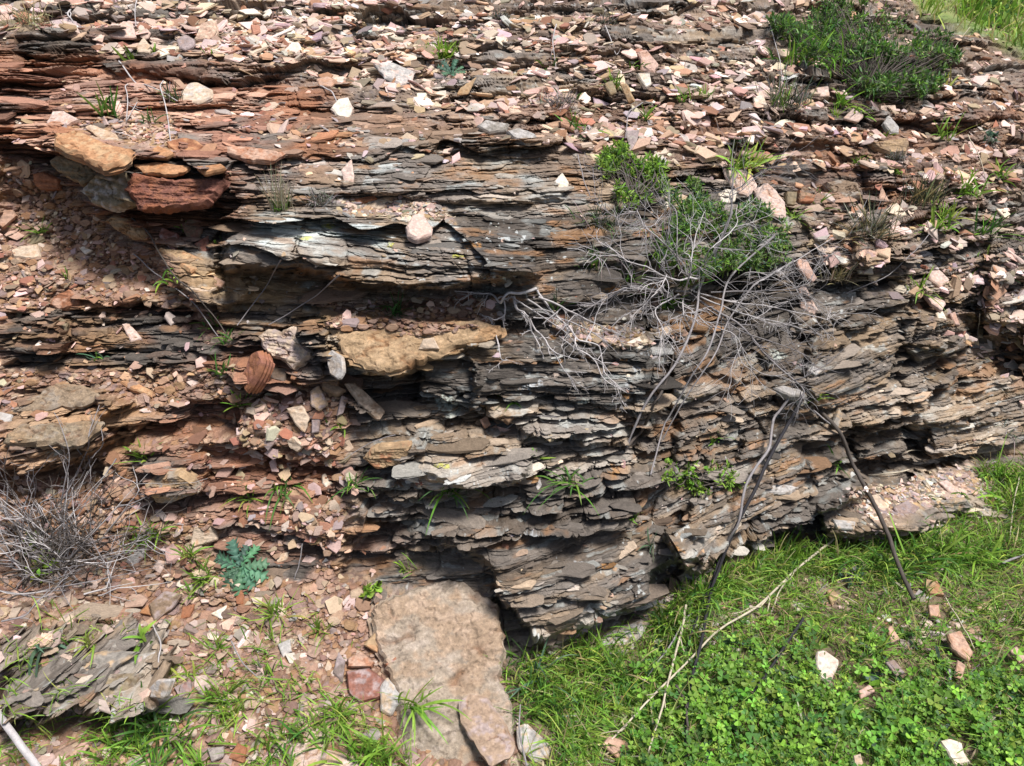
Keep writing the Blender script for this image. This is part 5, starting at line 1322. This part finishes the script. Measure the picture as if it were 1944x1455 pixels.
# the large dry bush
paths = []
BUSH = [([(1313, 554), (1288, 562), (1239, 549), (1194, 543), (1174, 554), (1150, 579), (1100, 583)], .0034, .0014), ([(1335, 525), (1308, 528), (1273, 530), (1229, 507), (1189, 495), (1145, 458)], .0034, .001), ([(1293, 502), (1258, 460), (1224, 433), (1209, 398)], .0028, .0008),
        ([(1313, 554), (1340, 548), (1394, 401), (1399, 364), (1422, 351), (1456, 319)], .0034, .0008), ([(1397, 537), (1422, 512), (1476, 445)], .0026, .0008), ([(1402, 599), (1446, 537), (1520, 497), (1580, 450)], .0026, .0007), ([(1273, 530), (1221, 426), (1199, 428), (1162, 408), (1132, 386)], .0022, .0007),
        ([(1300, 560), (1310, 500), (1330, 440), (1345, 400)], .0024, .0007), ([(1310, 560), (1300, 600), (1316, 630)], .0028, .0012), ([(1320, 560), (1360, 590), (1420, 630), (1470, 690), (1508, 725), (1518, 741), (1506, 765)], .0036, .0022), ([(1330, 560), (1400, 580), (1480, 590), (1560, 605), (1582, 612)], .0026, .0006), ([(1340, 570), (1420, 600), (1500, 620), (1570, 640)], .0026, .0006),
        ([(1350, 590), (1430, 640), (1500, 660), (1560, 690)], .0022, .0005), ([(1300, 570), (1350, 620), (1400, 640), (1430, 700), (1470, 715), (1500, 705)], .0022, .0008), ([(1290, 560), (1250, 600), (1270, 640), (1300, 660)], .0024, .0008), ([(1360, 560), (1450, 560), (1540, 545), (1565, 510)], .0024, .0006), ([(1260, 540), (1200, 600), (1180, 640)], .002, .0006), ([(1380, 560), (1440, 520), (1500, 540), (1570, 580)], .002, .0005),
        ([(1310, 540), (1280, 470), (1285, 400), (1270, 370)], .002, .0006), ([(1320, 540), (1350, 470), (1400, 430), (1410, 390)], .002, .0006)]
for k, (pp, r0, r1) in enumerate(BUSH):
    m_ = np.linspace(0, 1, len(pp))
    lift = .05 + .11 * np.sin(m_ * 2.6) * (1 if k != 9 else .6) + .015 * (k % 4)
    p_ = px_path(pp, list(lift), .002, 50 + k, len(pp) * 5)
    branches(p_, r0, r1, np.array(TW['grey' if k % 3 == 0 else 'pale']) * rg.uniform(.75, 1.15), 2, rg, .7, 9, .36, -.08, paths)
bush = bpy.data.objects.new('dry_bush', None); COL.objects.link(bush)
root_b = surf(1313, 556); bush.location = root_b
tag(bush, 'wide tangle of grey dead twigs with some green sprigs in front of the salmon slabs', 'dry bush')
V, F, Cc = tube_mesh(paths)
link('dead_twigs', raw_mesh('dead_twigs', V - root_b, F, M_TWIG, Cc, True), bush)

# leafy sprigs: rosettes of narrow leaves on short stems
def sprigs(spots, size, nleaf, key, asp=.22, lean=(0, -.45, .75), spread=.75):
    """spots (n,3) tips of stems; returns leaf mesh arrays"""
    n = len(spots)
    b = np.repeat(spots, nleaf, 0)
    d = np.array(lean) + RNG.normal(0, spread, (n * nleaf, 3))
    L_ = size * RNG.uniform(.55, 1.15, n * nleaf)
    b = b + RNG.normal(0, size * .16, b.shape)
    return ribbons(b, d, L_, L_ * asp * RNG.uniform(.8, 1.3, len(L_)), RNG.uniform(0, .35, len(L_)), leafcols(key, len(L_), .28), segs=4, sharp=.45)

def shrub(name, cells, n, size, nleaf, key, label, cat, asp=.22, lift=(.02, .10), stemcol='dark', spread=.75, root=None, nst=.5):
    """cells: list of (px, py, rx, ry) blobs, leaves spread through the depth in front of the bank"""
    root_ = surf(*root)
    o = bpy.data.objects.new(name, None); COL.objects.link(o); o.location = root_
    tag(o, label, cat)
    tips = []
    for (x, y, rx, ry) in cells:
        for _ in range(n):
            a = RNG.uniform(0, 6.2832); r = math.sqrt(RNG.uniform(0, 1))
            q = surf(x + rx * r * math.cos(a), y + ry * r * math.sin(a))
            q = q - unit(q - CAM) * RNG.uniform(*lift) * (1.1 - r * .7)
            tips.append(q)
    tips = np.array(tips)
    V, F, Cc = sprigs(tips, size, nleaf, key, asp, spread=spread)
    link('leaves', raw_mesh('leaves', V - root_, F, M_LEAF, Cc), o)
    pths = []
    for t in tips[::max(1, int(1 / nst))]:
        mid = root_ * .45 + t * .55 + RNG.normal(0, .018, 3) + np.array((0, -.02, -.01))
        pths.append((smooth_path([root_ + RNG.normal(0, .01, 3), mid, t], 9, .0012, int(RNG.integers(1e6))), np.linspace(.0022, .0008, 9), np.array(TW[stemcol]) * RNG.uniform(.8, 1.6)))
    V, F, Cc = tube_mesh(pths, 4)
    link('stems', raw_mesh('stems', V - root_, F, M_TWIG, Cc, True), o)
    return o
# green sprigs of the dry bush
sp_c = [(1370, 415, 40, 34), (1420, 440, 50, 34), (1470, 440, 34, 40), (1440, 490, 44, 26), (1490, 480, 20, 24), (1345, 390, 22, 20), (1380, 470, 24, 16), (1330, 350, 16, 12), (1265, 350, 14, 14), (1300, 430, 30, 30), (1270, 480, 30, 30), (1330, 500, 40, 30), (1440, 400, 30, 20), (1290, 370, 24, 24), (1320, 395, 26, 22), (1400, 500, 40, 20)]
tips = []
for (x, y, rx, ry) in sp_c:
    for _ in range(44 if rx > 25 else 15):
        a = RNG.uniform(0, 6.2832); r = math.sqrt(RNG.uniform(0, 1))
        q = surf(x + rx * r * math.cos(a), y + ry * r * math.sin(a)); tips.append(q - unit(q - CAM) * RNG.uniform(.03, .13) * (1.1 - .6 * r))
V, F, Cc = sprigs(np.array(tips), .021, 11, 'gmmbg', .2)
link('green_leaves', raw_mesh('green_leaves', V - root_b, F, M_LEAF, Cc), bush)
shrub('green_shrub', [(1190, 330, 44, 40), (1230, 335, 38, 40), (1160, 300, 24, 24), (1180, 285, 14, 18), (1210, 370, 40, 22), (1250, 320, 16, 24), (1265, 355, 14, 14)], 30, .024, 12, 'lmlg', 'bright green leafy shrub behind the dark wiry tuft', 'shrub', root=(1205, 385), lift=(.02, .10))
shrub('green_shrub', [(1285, 890, 34, 18), (1330, 900, 34, 18), (1370, 905, 34, 18), (1330, 925, 24, 14), (1300, 915, 22, 14), (1395, 915, 16, 12)], 16, .018, 11, 'glgl', 'low green shrub growing from the main face between the dark stems', 'shrub', root=(1310, 900), lift=(.01, .05))
shrub('dark_bush', [(1620, 60, 80, 50), (1700, 80, 70, 50), (1590, 40, 60, 36), (1660, 30, 70, 34), (1730, 120, 44, 36), (1660, 110, 60, 40), (1560, 80, 40, 36), (1770, 70, 40, 24), (1690, 150, 50, 24), (1510, 50, 36, 16), (1760, 150, 30, 18), (1640, 90, 50, 44), (1490, 30, 26, 20), (1800, 95, 30, 16), (1580, 10, 40, 16)], 84, .031, 9, 'dkgmd', 'large dark green bush on the upper right slope', 'bush', root=(1650, 165), lift=(.02, .40), asp=.20, nst=.5)
shrub('leafy_weed', [(700, 1122, 16, 10)], 14, .016, 8, 'll', 'tiny round leaved weed at the top left of the great slab', 'weed', root=(700, 1126), lift=(.004, .02), asp=.7)
shrub('leafy_weed', [(60, 1040, 26, 22), (100, 1050, 20, 22), (75, 1075, 20, 14)], 8, .024, 7, 'yl', 'light green leaves sprouting in the dead bush', 'weed', root=(75, 1075), lift=(.01, .05), asp=.34)
shrub('grey_weed', [(1395, 262, 12, 8), (1410, 266, 10, 8)], 8, .018, 6, 'bbx', 'blue grey little weed on the dark red step of the slope', 'weed', root=(1400, 268), lift=(.004, .02), asp=.4)
shrub('grey_weed', [(1880, 262, 12, 14), (1530, 130, 10, 8)][:1], 14, .024, 6, 'bbx', 'blue grey little weed near the right edge of the slope', 'weed', root=(1882, 275), lift=(.004, .03), asp=.4)
shrub('grey_weed', [(1625, 1090, 24, 18), (1605, 1100, 14, 10)], 14, .018, 8, 'bbx', 'blue grey feathery weed in the grass left of the black stick', 'weed', root=(1622, 1105), lift=(.004, .03), asp=.25)

# thistle rosettes: deeply lobed leaves
def rosette(px, py, rpx, nleaf, key, label, flat=.5, start=0.3):
    base = surf(px, py); nrm = unit(bank_frame(px, py) * .5 + np.array((0, -.4, .6))); base = base + nrm * .022
    R = px_size(px, py, rpx)
    ex = unit(np.cross(nrm, (0, 0, 1.0)) * -1); ey = np.cross(nrm, ex)
    o = bpy.data.objects.new('thistle', None); COL.objects.link(o); o.location = base
    tag(o, label, 'thistle')
    for q in range(nleaf):
        a = start + q / nleaf * 6.2832 + RNG.normal(0, .18)
        L_ = R * RNG.uniform(.65, 1.08)
        dr = ex * math.cos(a) + ey * math.sin(a); sd = np.cross(nrm, dr)
        n = 37
        t = np.linspace(0, 1, n)
        tooth = 1 - np.abs(((t * 5.5) % 1.0) * 2 - 1)                    # pointed lobes
        w = L_ * (.045 + .20 * tooth ** .8) * (.35 + .75 * np.sin(np.clip(t, 0, 1) * 2.6)) * np.clip((1.02 - t) * 5, 0, 1) * np.clip(t * 6, .15, 1)
        cup = nrm * 1.0
        ctr = base + dr * (t * L_)[:, None] + cup * (L_ * (flat * t - .45 * t ** 2 + .03))[:, None]
        up = (L_ * .05 * np.cos(t * 31))[:, None] * nrm
        A = ctr + dr * (w * .55)[:, None] - sd * w[:, None] + nrm * (w * .35)[:, None] + up; B = ctr + dr * (w * .55)[:, None] + sd * w[:, None] + nrm * (w * .35)[:, None] - up
        V = np.stack([A, ctr, B], 1).reshape(-1, 3)
        k = np.arange(n - 1) * 3
        F = np.concatenate([np.stack([k, k + 1, k + 4, k + 3], -1), np.stack([k + 1, k + 2, k + 5, k + 4], -1)])
        c = leafcols(key, 1)[0]
        Cc = np.tile(c, (len(V), 1)) * (1 + RNG.normal(0, .10, (len(V), 1))); Cc[1::3] = Cc[1::3] * 1.35 + .02
        link('leaf', raw_mesh('leaf', V - base, F, M_LEAF, np.clip(Cc, .01, .8), True), o)
    return o
GRN['m'] = (.17, .26, .09); GRN['t'] = (.075, .175, .105)
rosette(457, 1086, 64, 11, 't', 'blue green thistle rosette with lobed leaves in the lower left rubble', .35)
rosette(858, 136, 30, 7, 't', 'small blue green thistle with wavy leaves on the upper scree', .9)

# ------------------------------------------------------------------ single stems and sticks
def stem(pix, lift, r, c, label, name='stick', cat='stick', wob=.0012, group=None, r1=None, twigs=0, depth=1, ln=.16):
    p_ = px_path(pix, lift, wob, int(pix[0][0]), max(8, len(pix) * 5))
    c_ = np.array(TW[c]); r1 = r * .6 if r1 is None else r1
    pp = branches(p_, r, r1, c_, depth if twigs else 0, rg, .6, twigs, ln, 0.0, [])
    return twig_thing(name, pp, label, cat, group, 6)
ST = 'thin dead stems on the bank'
stem([(1500, 742), (1480, 790), (1450, 850), (1415, 920), (1390, 1000), (1345, 1085), (1318, 1112)], [.03, .07, .09, .09, .07, .06, .02], .0040, 'grey', 'grey dead stem, the left of the pair running down the main face', r1=.0034)
stem([(1512, 752), (1470, 840), (1420, 940), (1385, 1030), (1350, 1120), (1335, 1200), (1310, 1300), (1300, 1390), (1303, 1450)], [.02, .06, .06, .06, .06, .07, .05, .04, .02], .0048, 'black', 'long black burnt stem running from the face down into the clover', r1=.0036)
stem([(1390, 1000), (1370, 1060), (1345, 1120), (1320, 1180), (1300, 1240)], [.06, .06, .05, .05, .02], .0036, 'black', 'short black stem crossing the long burnt one at the foot of the face')
stem([(1563, 785), (1592, 818), (1620, 880), (1650, 940), (1680, 1010), (1705, 1075), (1732, 1140)], [.02, .08, .11, .11, .13, .12, .05], .0058, 'dark', 'straight black stick leaning over the low ledge', r1=.0058)
stem([(1546, 780), (1570, 800), (1592, 818)], [.02, .04, .05], .0028, 'grey', 'short grey fork at the top of the straight black stick')
stem([(1523, 1175), (1480, 1240), (1440, 1300), (1415, 1332)], [.05, .05, .04, .01], .0042, 'black', 'short black stick poking out of the clover')
stem([(1580, 1022), (1500, 1090), (1440, 1150), (1365, 1195), (1300, 1260), (1240, 1320), (1160, 1402)], [.03, .04, .05, .05, .05, .05, .03], .0036, 'straw', 'long pale stick across the grass at the foot of the face', twigs=5)
stem([(1506, 1088), (1482, 1120), (1462, 1168)], [.04, .04, .02], .0024, 'straw', 'short pale stick forking below the long pale one')
stem([(1302, 1150), (1292, 1200), (1272, 1280), (1255, 1350), (1226, 1440)], [.03, .05, .05, .05, .02], .0034, 'straw', 'pale stick standing in the grass right of the foot of the face', twigs=3)
stem([(1284, 1300), (1300, 1335), (1305, 1380), (1298, 1440)], [.05, .05, .05, .02], .0038, 'dark', 'dark bent twig at the bottom among the grass', twigs=2)
stem([(1345, 1155), (1310, 1165), (1262, 1240), (1215, 1300)], [.02, .03, .05, .03], .0026, 'grey', 'grey stick lying over the pale layered rock')
stem([(1802, 1270), (1803, 1310), (1792, 1330), (1783, 1355)], [.04, .04, .04, .02], .0030, 'grey', 'bent grey twig in the clover below the long salmon slab')
stem([(1648, 902), (1700, 893), (1762, 886)], [.02, .03, .02], .0028, 'straw', 'straight pale stick on the low ledge')
stem([(1720, 866), (1770, 869), (1816, 874)], [.02, .03, .02], .0022, 'straw', 'thin pale stick under the rock above the low ledge')
stem([(1640, 1030), (1690, 1030), (1705, 1031)], [.03, .03, .03], .0018, 'straw', 'pale straw behind the straight black stick')
stem([(1900, 1070), (1944, 1055)], [.05, .05], .004, 'grey', 'grey stick in the grass at the right edge')
stem([(1935, 905), (1922, 960), (1915, 1030)], [.06, .06, .03], .0020, 'straw', 'upright pale straw at the right edge')
stem([(1795, 1135), (1830, 1190), (1850, 1230)], [.04, .05, .05], .0018, 'straw', 'pale straw over the long salmon slab')
stem([(-40, 1300), (92, 1474)], [.10, .12], .0072, 'pale', 'thick pale grey stick at the lower left corner', wob=.0012, r1=.0078)
stem([(1394, 401), (1347, 549), (1328, 599), (1278, 700), (1230, 790), (1190, 862)], [.16, .16, .15, .10, .06, .01], .0034, 'grey', 'long grey stem from the dry bush down to the crack in the face', r1=.0030)
stem([(1476, 445), (1397, 537), (1372, 599), (1330, 690), (1270, 800), (1228, 888)], [.16, .16, .15, .10, .06, .01], .0032, 'grey', 'second long grey stem right of the first one from the dry bush')
stem([(1520, 497), (1446, 537), (1402, 599), (1350, 690), (1290, 790), (1248, 866)], [.14, .15, .15, .10, .06, .01], .0026, 'grey', 'third long grey stem right of the second one from the dry bush')
stem([(1182, 862), (1178, 810), (1184, 770)], [.02, .04, .05], .0028, 'dark', 'dark upright twig in the crack below the dry roots')
stem([(1188, 862), (1215, 830), (1250, 770), (1275, 690), (1290, 640)], [.02, .05, .06, .07, .08], .0040, 'dark', 'dark thick stem rising from the crack in the main face')
stem([(515, 497), (490, 550), (450, 616)], [.05, .06, .01], .0020, 'grey', 'thin grey stem below the big grey ledge', group=ST)
stem([(634, 527), (570, 575), (508, 617)], [.05, .06, .01], .0020, 'grey', 'thin grey stem slanting right of the other below the big grey ledge', group=ST)
stem([(240, 415), (275, 445), (310, 490), (350, 540), (390, 590), (432, 640)], [.02, .05, .06, .07, .06, .02], .0026, 'dark', 'thin dark stem running down the gully at the left', group=ST)
stem([(255, 482), (300, 525), (360, 570), (412, 640)], [.02, .05, .05, .02], .0020, 'grey', 'pale thin stem beside the dark one in the gully', group=ST)
stem([(300, 128), (307, 165), (313, 210), (325, 268)], [.10, .08, .05, .01], .0022, 'pale', 'upright pale straw above the rusty layered stone', group=ST)
stem([(222, 110), (250, 135), (280, 155), (310, 172), (340, 188)], [.04, .05, .05, .04, .02], .0024, 'pale', 'crooked pale twig over the dark red ledges', group=ST, twigs=3)
stem([(240, 135), (238, 160), (248, 195), (240, 230), (262, 190)], [.03, .04, .04, .02, .03], .0018, 'pale', 'bent pale twig left of the crooked one', group=ST, twigs=2)
stem([(138, 0), (140, 25), (150, 45), (160, 52)], [.03, .05, .04, .02], .0032, 'pale', 'pale twig at the top edge near the wheat tuft', group=ST, twigs=3)
stem([(258, -10), (262, 20), (256, 45)], [.06, .05, .03], .0022, 'pale', 'pale twig at the top edge above the pink triangular slab', group=ST, twigs=2)
stem([(220, 250), (240, 255), (262, 262)], [.03, .03, .03], .0014, 'pale', 'thin straw beside the cream plate', group=ST)
stem([(603, 145), (625, 170), (642, 200)], [.03, .04, .02], .0028, 'pale', 'pale twig above the pale upright slab', group=ST)
stem([(1055, 45), (1050, 80), (1056, 110)], [.05, .06, .02], .0022, 'pale', 'pale upright straw on the upper scree', group=ST, twigs=2)
stem([(1224, 175), (1195, 210), (1188, 260)], [.05, .06, .02], .0022, 'grey', 'curved grey stem above the grey upright plate', group=ST)
stem([(1148, 45), (1165, 75), (1170, 95), (1180, 62)], [.04, .05, .03, .05], .0020, 'pale', 'forked pale twig near the top middle', group=ST, twigs=2)
stem([(1098, 290), (1110, 340), (1120, 370)], [.04, .05, .02], .0018, 'grey', 'thin grey stem above the dark wiry tuft', group=ST)
stem([(1463, 40), (1478, 110), (1488, 165)], [.08, .07, .02], .0018, 'pale', 'thin pale straw left of the grey wiry tuft', group=ST)
stem([(1850, 40), (1820, 75), (1795, 110)], [.06, .06, .02], .0018, 'straw', 'thin straw at the right of the dark green bush', group=ST)
stem([(1842, 250), (1860, 300), (1875, 350)], [.06, .05, .02], .0018, 'straw', 'thin straw on the right slope by the edge', group=ST, twigs=2)
stem([(1868, 595), (1872, 625), (1866, 640)], [.05, .05, .04], .0016, 'pale', 'pale straw in front of the dark hollow', group=ST)
stem([(1620, 560), (1700, 520), (1720, 470), (1760, 440)], [.03, .05, .05, .05], .0018, 'grey', 'thin grey twig between the straw tuft and the far column', group=ST, twigs=2)
stem([(745, 836), (710, 845), (650, 875)], [.03, .03, .02], .0014, 'grey', 'hair thin stem across the rust tinted slab', group=ST)
stem([(1060, 808), (1000, 815), (960, 825)], [.03, .04, .03], .0014, 'grey', 'hair thin stem right of the pink chips', group=ST)
stem([(300, 1175), (304, 1235), (306, 1295)], [.04, .05, .02], .0020, 'pale', 'upright pale straw in front of the grey outcrop end', group=ST)
stem([(440, 1215), (465, 1255), (495, 1290)], [.03, .03, .03], .0020, 'grey', 'dark straight twig in the lower left rubble', group=ST)
stem([(570, 1035), (562, 1070), (555, 1100)], [.04, .04, .02], .0016, 'grey', 'thin grey twig right of the thistle', group=ST)
stem([(1000, 1455), (985, 1380), (988, 1340)], [.05, .05, .06], .0024, 'grey', 'purple grey stalk at the right edge of the great slab', group=ST)

# dead bush at the left edge
paths = []
for k in range(110):
    x0 = rg.normal(100, 60); y0 = rg.normal(1075, 28)
    ang = rg.uniform(0, 6.2832); ln_ = rg.uniform(70, 280)
    x1 = x0 + math.cos(ang) * ln_ * 1.0; y1 = y0 - abs(math.sin(ang)) * ln_ * .75 + rg.normal(0, 20)
    y1 = min(max(y1, 880), 1150); x1 = min(max(x1, -160), 330)
    mx_, my_ = (x0 + x1) / 2 + rg.normal(0, 22), (y0 + y1) / 2 + rg.normal(0, 18)
    l0, l1, l2 = .01, rg.uniform(.04, .12), rg.uniform(.03, .16)
    p_ = px_path([(x0, y0), (mx_, my_), (x1, y1)], [l0, l1, l2], .003, 300 + k, 12)
    branches(p_, rg.uniform(.0014, .0028), .0006, np.array(TW[['grey', 'dark', 'dark', 'pale'][k % 4]]) * rg.uniform(.8, 1.4), 1, rg, .6, 4, .4, 0, paths)
for pp in ([(110, 960), (150, 880), (165, 830), (172, 770)], [(120, 960), (112, 860), (100, 780)], [(150, 890), (185, 840), (200, 800)], [(30, 1000), (60, 930), (80, 870)], [(10, 980), (20, 900), (5, 860)], [(330, 900), (260, 950), (200, 965)], [(220, 870), (190, 920), (140, 990)], [(115, 985), (130, 920), (118, 850)], [(0, 1180), (40, 1170), (90, 1120), (150, 1085)], [(0, 1120), (80, 1130), (140, 1080)]):
    p_ = px_path(pp, [.04, .07, .07, .06][:len(pp)], .002, int(pp[0][0]), 14)
    branches(p_, .0022, .0008, TW['grey'], 1, rg, .55, 5, .3, .1, paths)
twig_thing('dead_bush', paths, 'tangled dead bush of dark grey twigs at the left edge', 'dead bush', sides=4)

# ------------------------------------------------------------------ ground cover: clover and grass
thick = GROUND * sstep(-.5, -.15, fbm(WXc / .13, WYc / .11, 4, 700) + .75 - 1.1 * gauss(1570, 1122, 95, 28) - 1.2 * gauss(1800, 1200, 55, 75) - .9 * gauss(1380, 1160, 70, 24) - .9 * gauss(1700, 1190, 36, 28) - .6 * gauss(1230, 1210, 50, 20))
def surf_k(k):
    return P.reshape(-1, 3)[k].astype(float)
def clear_of_heroes(k):
    px_, py_ = GX.ravel()[k], GY.ravel()[k]
    m = np.ones(len(k), bool)
    for (cx_, cy_, rx, ry) in HERO_PIX:
        if cy_ > 1080: m &= ((px_ - cx_) / (rx + 6)) ** 2 + ((py_ - cy_ - 8) / (ry + 12)) ** 2 > 1
    return k[m]
# clover: three heart shaped leaflets on a stalk
clov = thick * sstep(1150, 1330, GY + .0 * GX + 60 * fbm(GX / 160, GY / 120, 3, 702)) * sstep(1120, 1330, GX + 60 * fbm(GX / 140, GY / 140, 3, 703))
k = clear_of_heroes(sample(clov + 1e-9, 5200, 960, 2300, 1020, 1660))
b = surf_k(k); n = len(k)
h = RNG.uniform(.006, .050, n)
top = b + np.stack([RNG.normal(0, .008, n), RNG.normal(-.004, .008, n), h], -1)
sz = np.clip(np.exp(RNG.normal(math.log(.0088), .34, n)), .004, .017)
nrm = unit(np.stack([RNG.normal(.05, .32, n), RNG.normal(-.22, .32, n), np.ones(n)], -1))
r = RNG.normal(0, 1, (n, 3)); e1 = unit(r - (r * nrm).sum(1, keepdims=True) * nrm); e2 = np.cross(nrm, e1)
leafshape = np.array([(0, 0), (.42, .34), (.78, .52), (1.02, .36), (.94, 0), (1.02, -.36), (.78, -.52), (.42, -.34)])
cup = np.array([0, .14, .22, .20, .02, .20, .22, .14])
VV, FF, CC = [], [], []; base = 0
cl = leafcols('gglgdgdg', n, .30)
for q in range(3):
    a = q * 2.094 + RNG.normal(0, .12, n)
    ca, sa = np.cos(a)[:, None], np.sin(a)[:, None]
    dx_ = e1 * ca + e2 * sa; dy_ = -e1 * sa + e2 * ca
    til = RNG.normal(.05, .22, n)
    W_ = top[:, None] + sz[:, None, None] * (leafshape[None, :, :1] * (dx_ + nrm * til[:, None])[:, None] + leafshape[None, :, 1:] * dy_[:, None] + cup[None, :, None] * nrm[:, None])
    VV.append(W_.reshape(-1, 3))
    f = np.array([(0, 1, 2, 4), (2, 3, 4, 4), (0, 4, 6, 7), (4, 5, 6, 6)])
    f3 = np.array([(0, 1, 2), (0, 2, 4), (2, 3, 4), (0, 4, 6), (4, 5, 6), (0, 6, 7)])
    FF.append((f3[None] + base + (np.arange(n) * 8)[:, None, None]).reshape(-1, 3)); base += n * 8
    CC.append(np.repeat(cl * RNG.uniform(.85, 1.15, (n, 1)), 8, 0))
V3, F3, C3_ = np.concatenate(VV), np.concatenate(FF), np.concatenate(CC)
Vs, Fs, Cs = ribbons(b, top - b, np.linalg.norm(top - b, axis=1), np.full(n, .0012), np.zeros(n), cl * .8, segs=2)
V_ = np.concatenate([V3, Vs]); C_ = np.concatenate([C3_, Cs])
tag(link('clover', raw_mesh('clover', V_, [F3, Fs + len(V3)], M_LEAF, C_)), 'low green clover covering the ground in front of the bank', 'clover', kind='stuff')
# broad leaved weeds and dead leaves between the clover
k = clear_of_heroes(sample(clov + 1e-9, 330, 960, 2300, 1020, 1660))
nl_ = 7
b = np.repeat(surf_k(k), nl_, 0); n = len(b)
an = RNG.uniform(0, 6.2832, n)
d = np.stack([np.cos(an), np.sin(an), RNG.uniform(.15, .9, n)], -1)
b[:, 2] += .008
V_, F_, C_ = ribbons(b, d, RNG.uniform(.018, .055, n), RNG.uniform(.006, .013, n), RNG.uniform(.2, .6, n), leafcols('glgdb', n, .25), sharp=.4)
k2_ = sample(GROUND * (1 - HILL) + 1e-9, 900, 960, 2300, 900, 1660); b2 = surf_k(k2_); b2[:, 2] += RNG.uniform(.002, .02, len(k2_)); n = len(k2_)
V2, F2, C2_ = ribbons(b2, RNG.normal(0, 1, (n, 3)) * (1, 1, .25), RNG.uniform(.015, .07, n), RNG.uniform(.001, .004, n), RNG.uniform(0, .2, n), leafcols('swsx', n, .25))
tag(link('ground_weeds', raw_mesh('ground_weeds', np.concatenate([V_, V2]), [np.concatenate([F_, F2 + len(V_)])], M_LEAF, np.concatenate([C_, C2_]))), 'broad leaved weeds and dead blades among the clover', 'weeds', kind='stuff')
# grass blades between and above
k = clear_of_heroes(sample(thick * (1.3 - .55 * sstep(1300, 1500, GX) * sstep(1200, 1330, GY)) + 1e-9, 34000, 940, 2300, 860, 1660))
b = surf_k(k); n = len(k); b[:, 2] -= .002
d = np.stack([RNG.normal(0, .75, n), RNG.normal(-.15, .55, n), np.abs(RNG.normal(.8, .35, n)) + .1], -1)
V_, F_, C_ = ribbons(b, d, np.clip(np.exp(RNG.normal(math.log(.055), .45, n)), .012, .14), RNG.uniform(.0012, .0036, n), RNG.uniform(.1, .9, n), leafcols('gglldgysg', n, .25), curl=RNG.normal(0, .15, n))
tag(link('grass', raw_mesh('grass', V_, F_, M_LEAF, C_)), 'short green grass growing through the clover in front of the bank', 'grass', kind='stuff')
# taller grass climbing up against the foot of the rock
k = sample(GROUND * np.exp(-((GDIST + 34) / 34) ** 2) * (.35 + .65 * sstep(-.3, .2, fbm(WXc / .12, WYc / .1, 3, 706))) + 1e-9, 4200, 960, 2050, 860, 1330)
b = surf_k(k); n = len(k); b[:, 2] -= .002
d = np.stack([RNG.normal(0, .55, n), RNG.normal(-.2, .4, n), np.abs(RNG.normal(1.0, .3, n)) + .2], -1)
V_, F_, C_ = ribbons(b, d, np.clip(np.exp(RNG.normal(math.log(.085), .4, n)), .03, .18), RNG.uniform(.0016, .0042, n), RNG.uniform(.2, .9, n), leafcols('gglldgys', n, .25), curl=RNG.normal(0, .15, n))
tag(link('tall_grass', raw_mesh('tall_grass', V_, F_, M_LEAF, C_)), 'taller green grass along the foot of the rock face', 'grass', kind='stuff')
# sparse grass over the lower left rubble
k = sample(SOIL * (1 - GROUND) * sstep(1120, 1330, GY) * sstep(.0, .35, fbm(WXc / .10, WYc / .08, 3, 710) + .2) * (GX < 980) + 1e-9, 5200, -200, 1000, 1050, 1640)
k = clear_of_heroes(k)
b = surf_k(k); n = len(k)
d = np.stack([RNG.normal(0, .75, n), RNG.normal(-.2, .5, n), np.abs(RNG.normal(.7, .35, n)) + .1], -1)
V_, F_, C_ = ribbons(b, d, np.clip(np.exp(RNG.normal(math.log(.042), .45, n)), .010, .11), RNG.uniform(.0012, .0034, n), RNG.uniform(.1, .9, n), leafcols('gllyg', n, .25), curl=RNG.normal(0, .15, n))
tag(link('sparse_grass', raw_mesh('sparse_grass', V_, F_, M_LEAF, C_)), 'sparse grass coming up through the rubble at the lower left', 'grass', kind='stuff')
# the pale meadow on the hill behind
k = sample(HILL * (1 + 2 * sstep(-80, 60, GY)) + 1e-9, 15000, 1500, 2760, -250, 215)
b = surf_k(k); n = len(k)
d = np.stack([RNG.normal(.1, .4, n), RNG.normal(0, .4, n), np.abs(RNG.normal(1, .3, n)) + .2], -1)
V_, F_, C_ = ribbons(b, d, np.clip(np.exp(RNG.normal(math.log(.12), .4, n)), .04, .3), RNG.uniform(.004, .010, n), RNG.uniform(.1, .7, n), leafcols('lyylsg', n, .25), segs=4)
tag(link('meadow_grass', raw_mesh('meadow_grass', V_, F_, M_LEAF, C_)), 'pale green meadow grass on the hill behind the crest', 'meadow', kind='stuff')
shrub('far_bush', [(1890, 26, 40, 22), (1850, 8, 24, 16), (1925, 14, 30, 20)], 70, .07, 5, 'gdy', 'green bush on the hill at the top right corner', 'bush', root=(1890, 52), lift=(.05, .5), asp=.3, nst=.2)
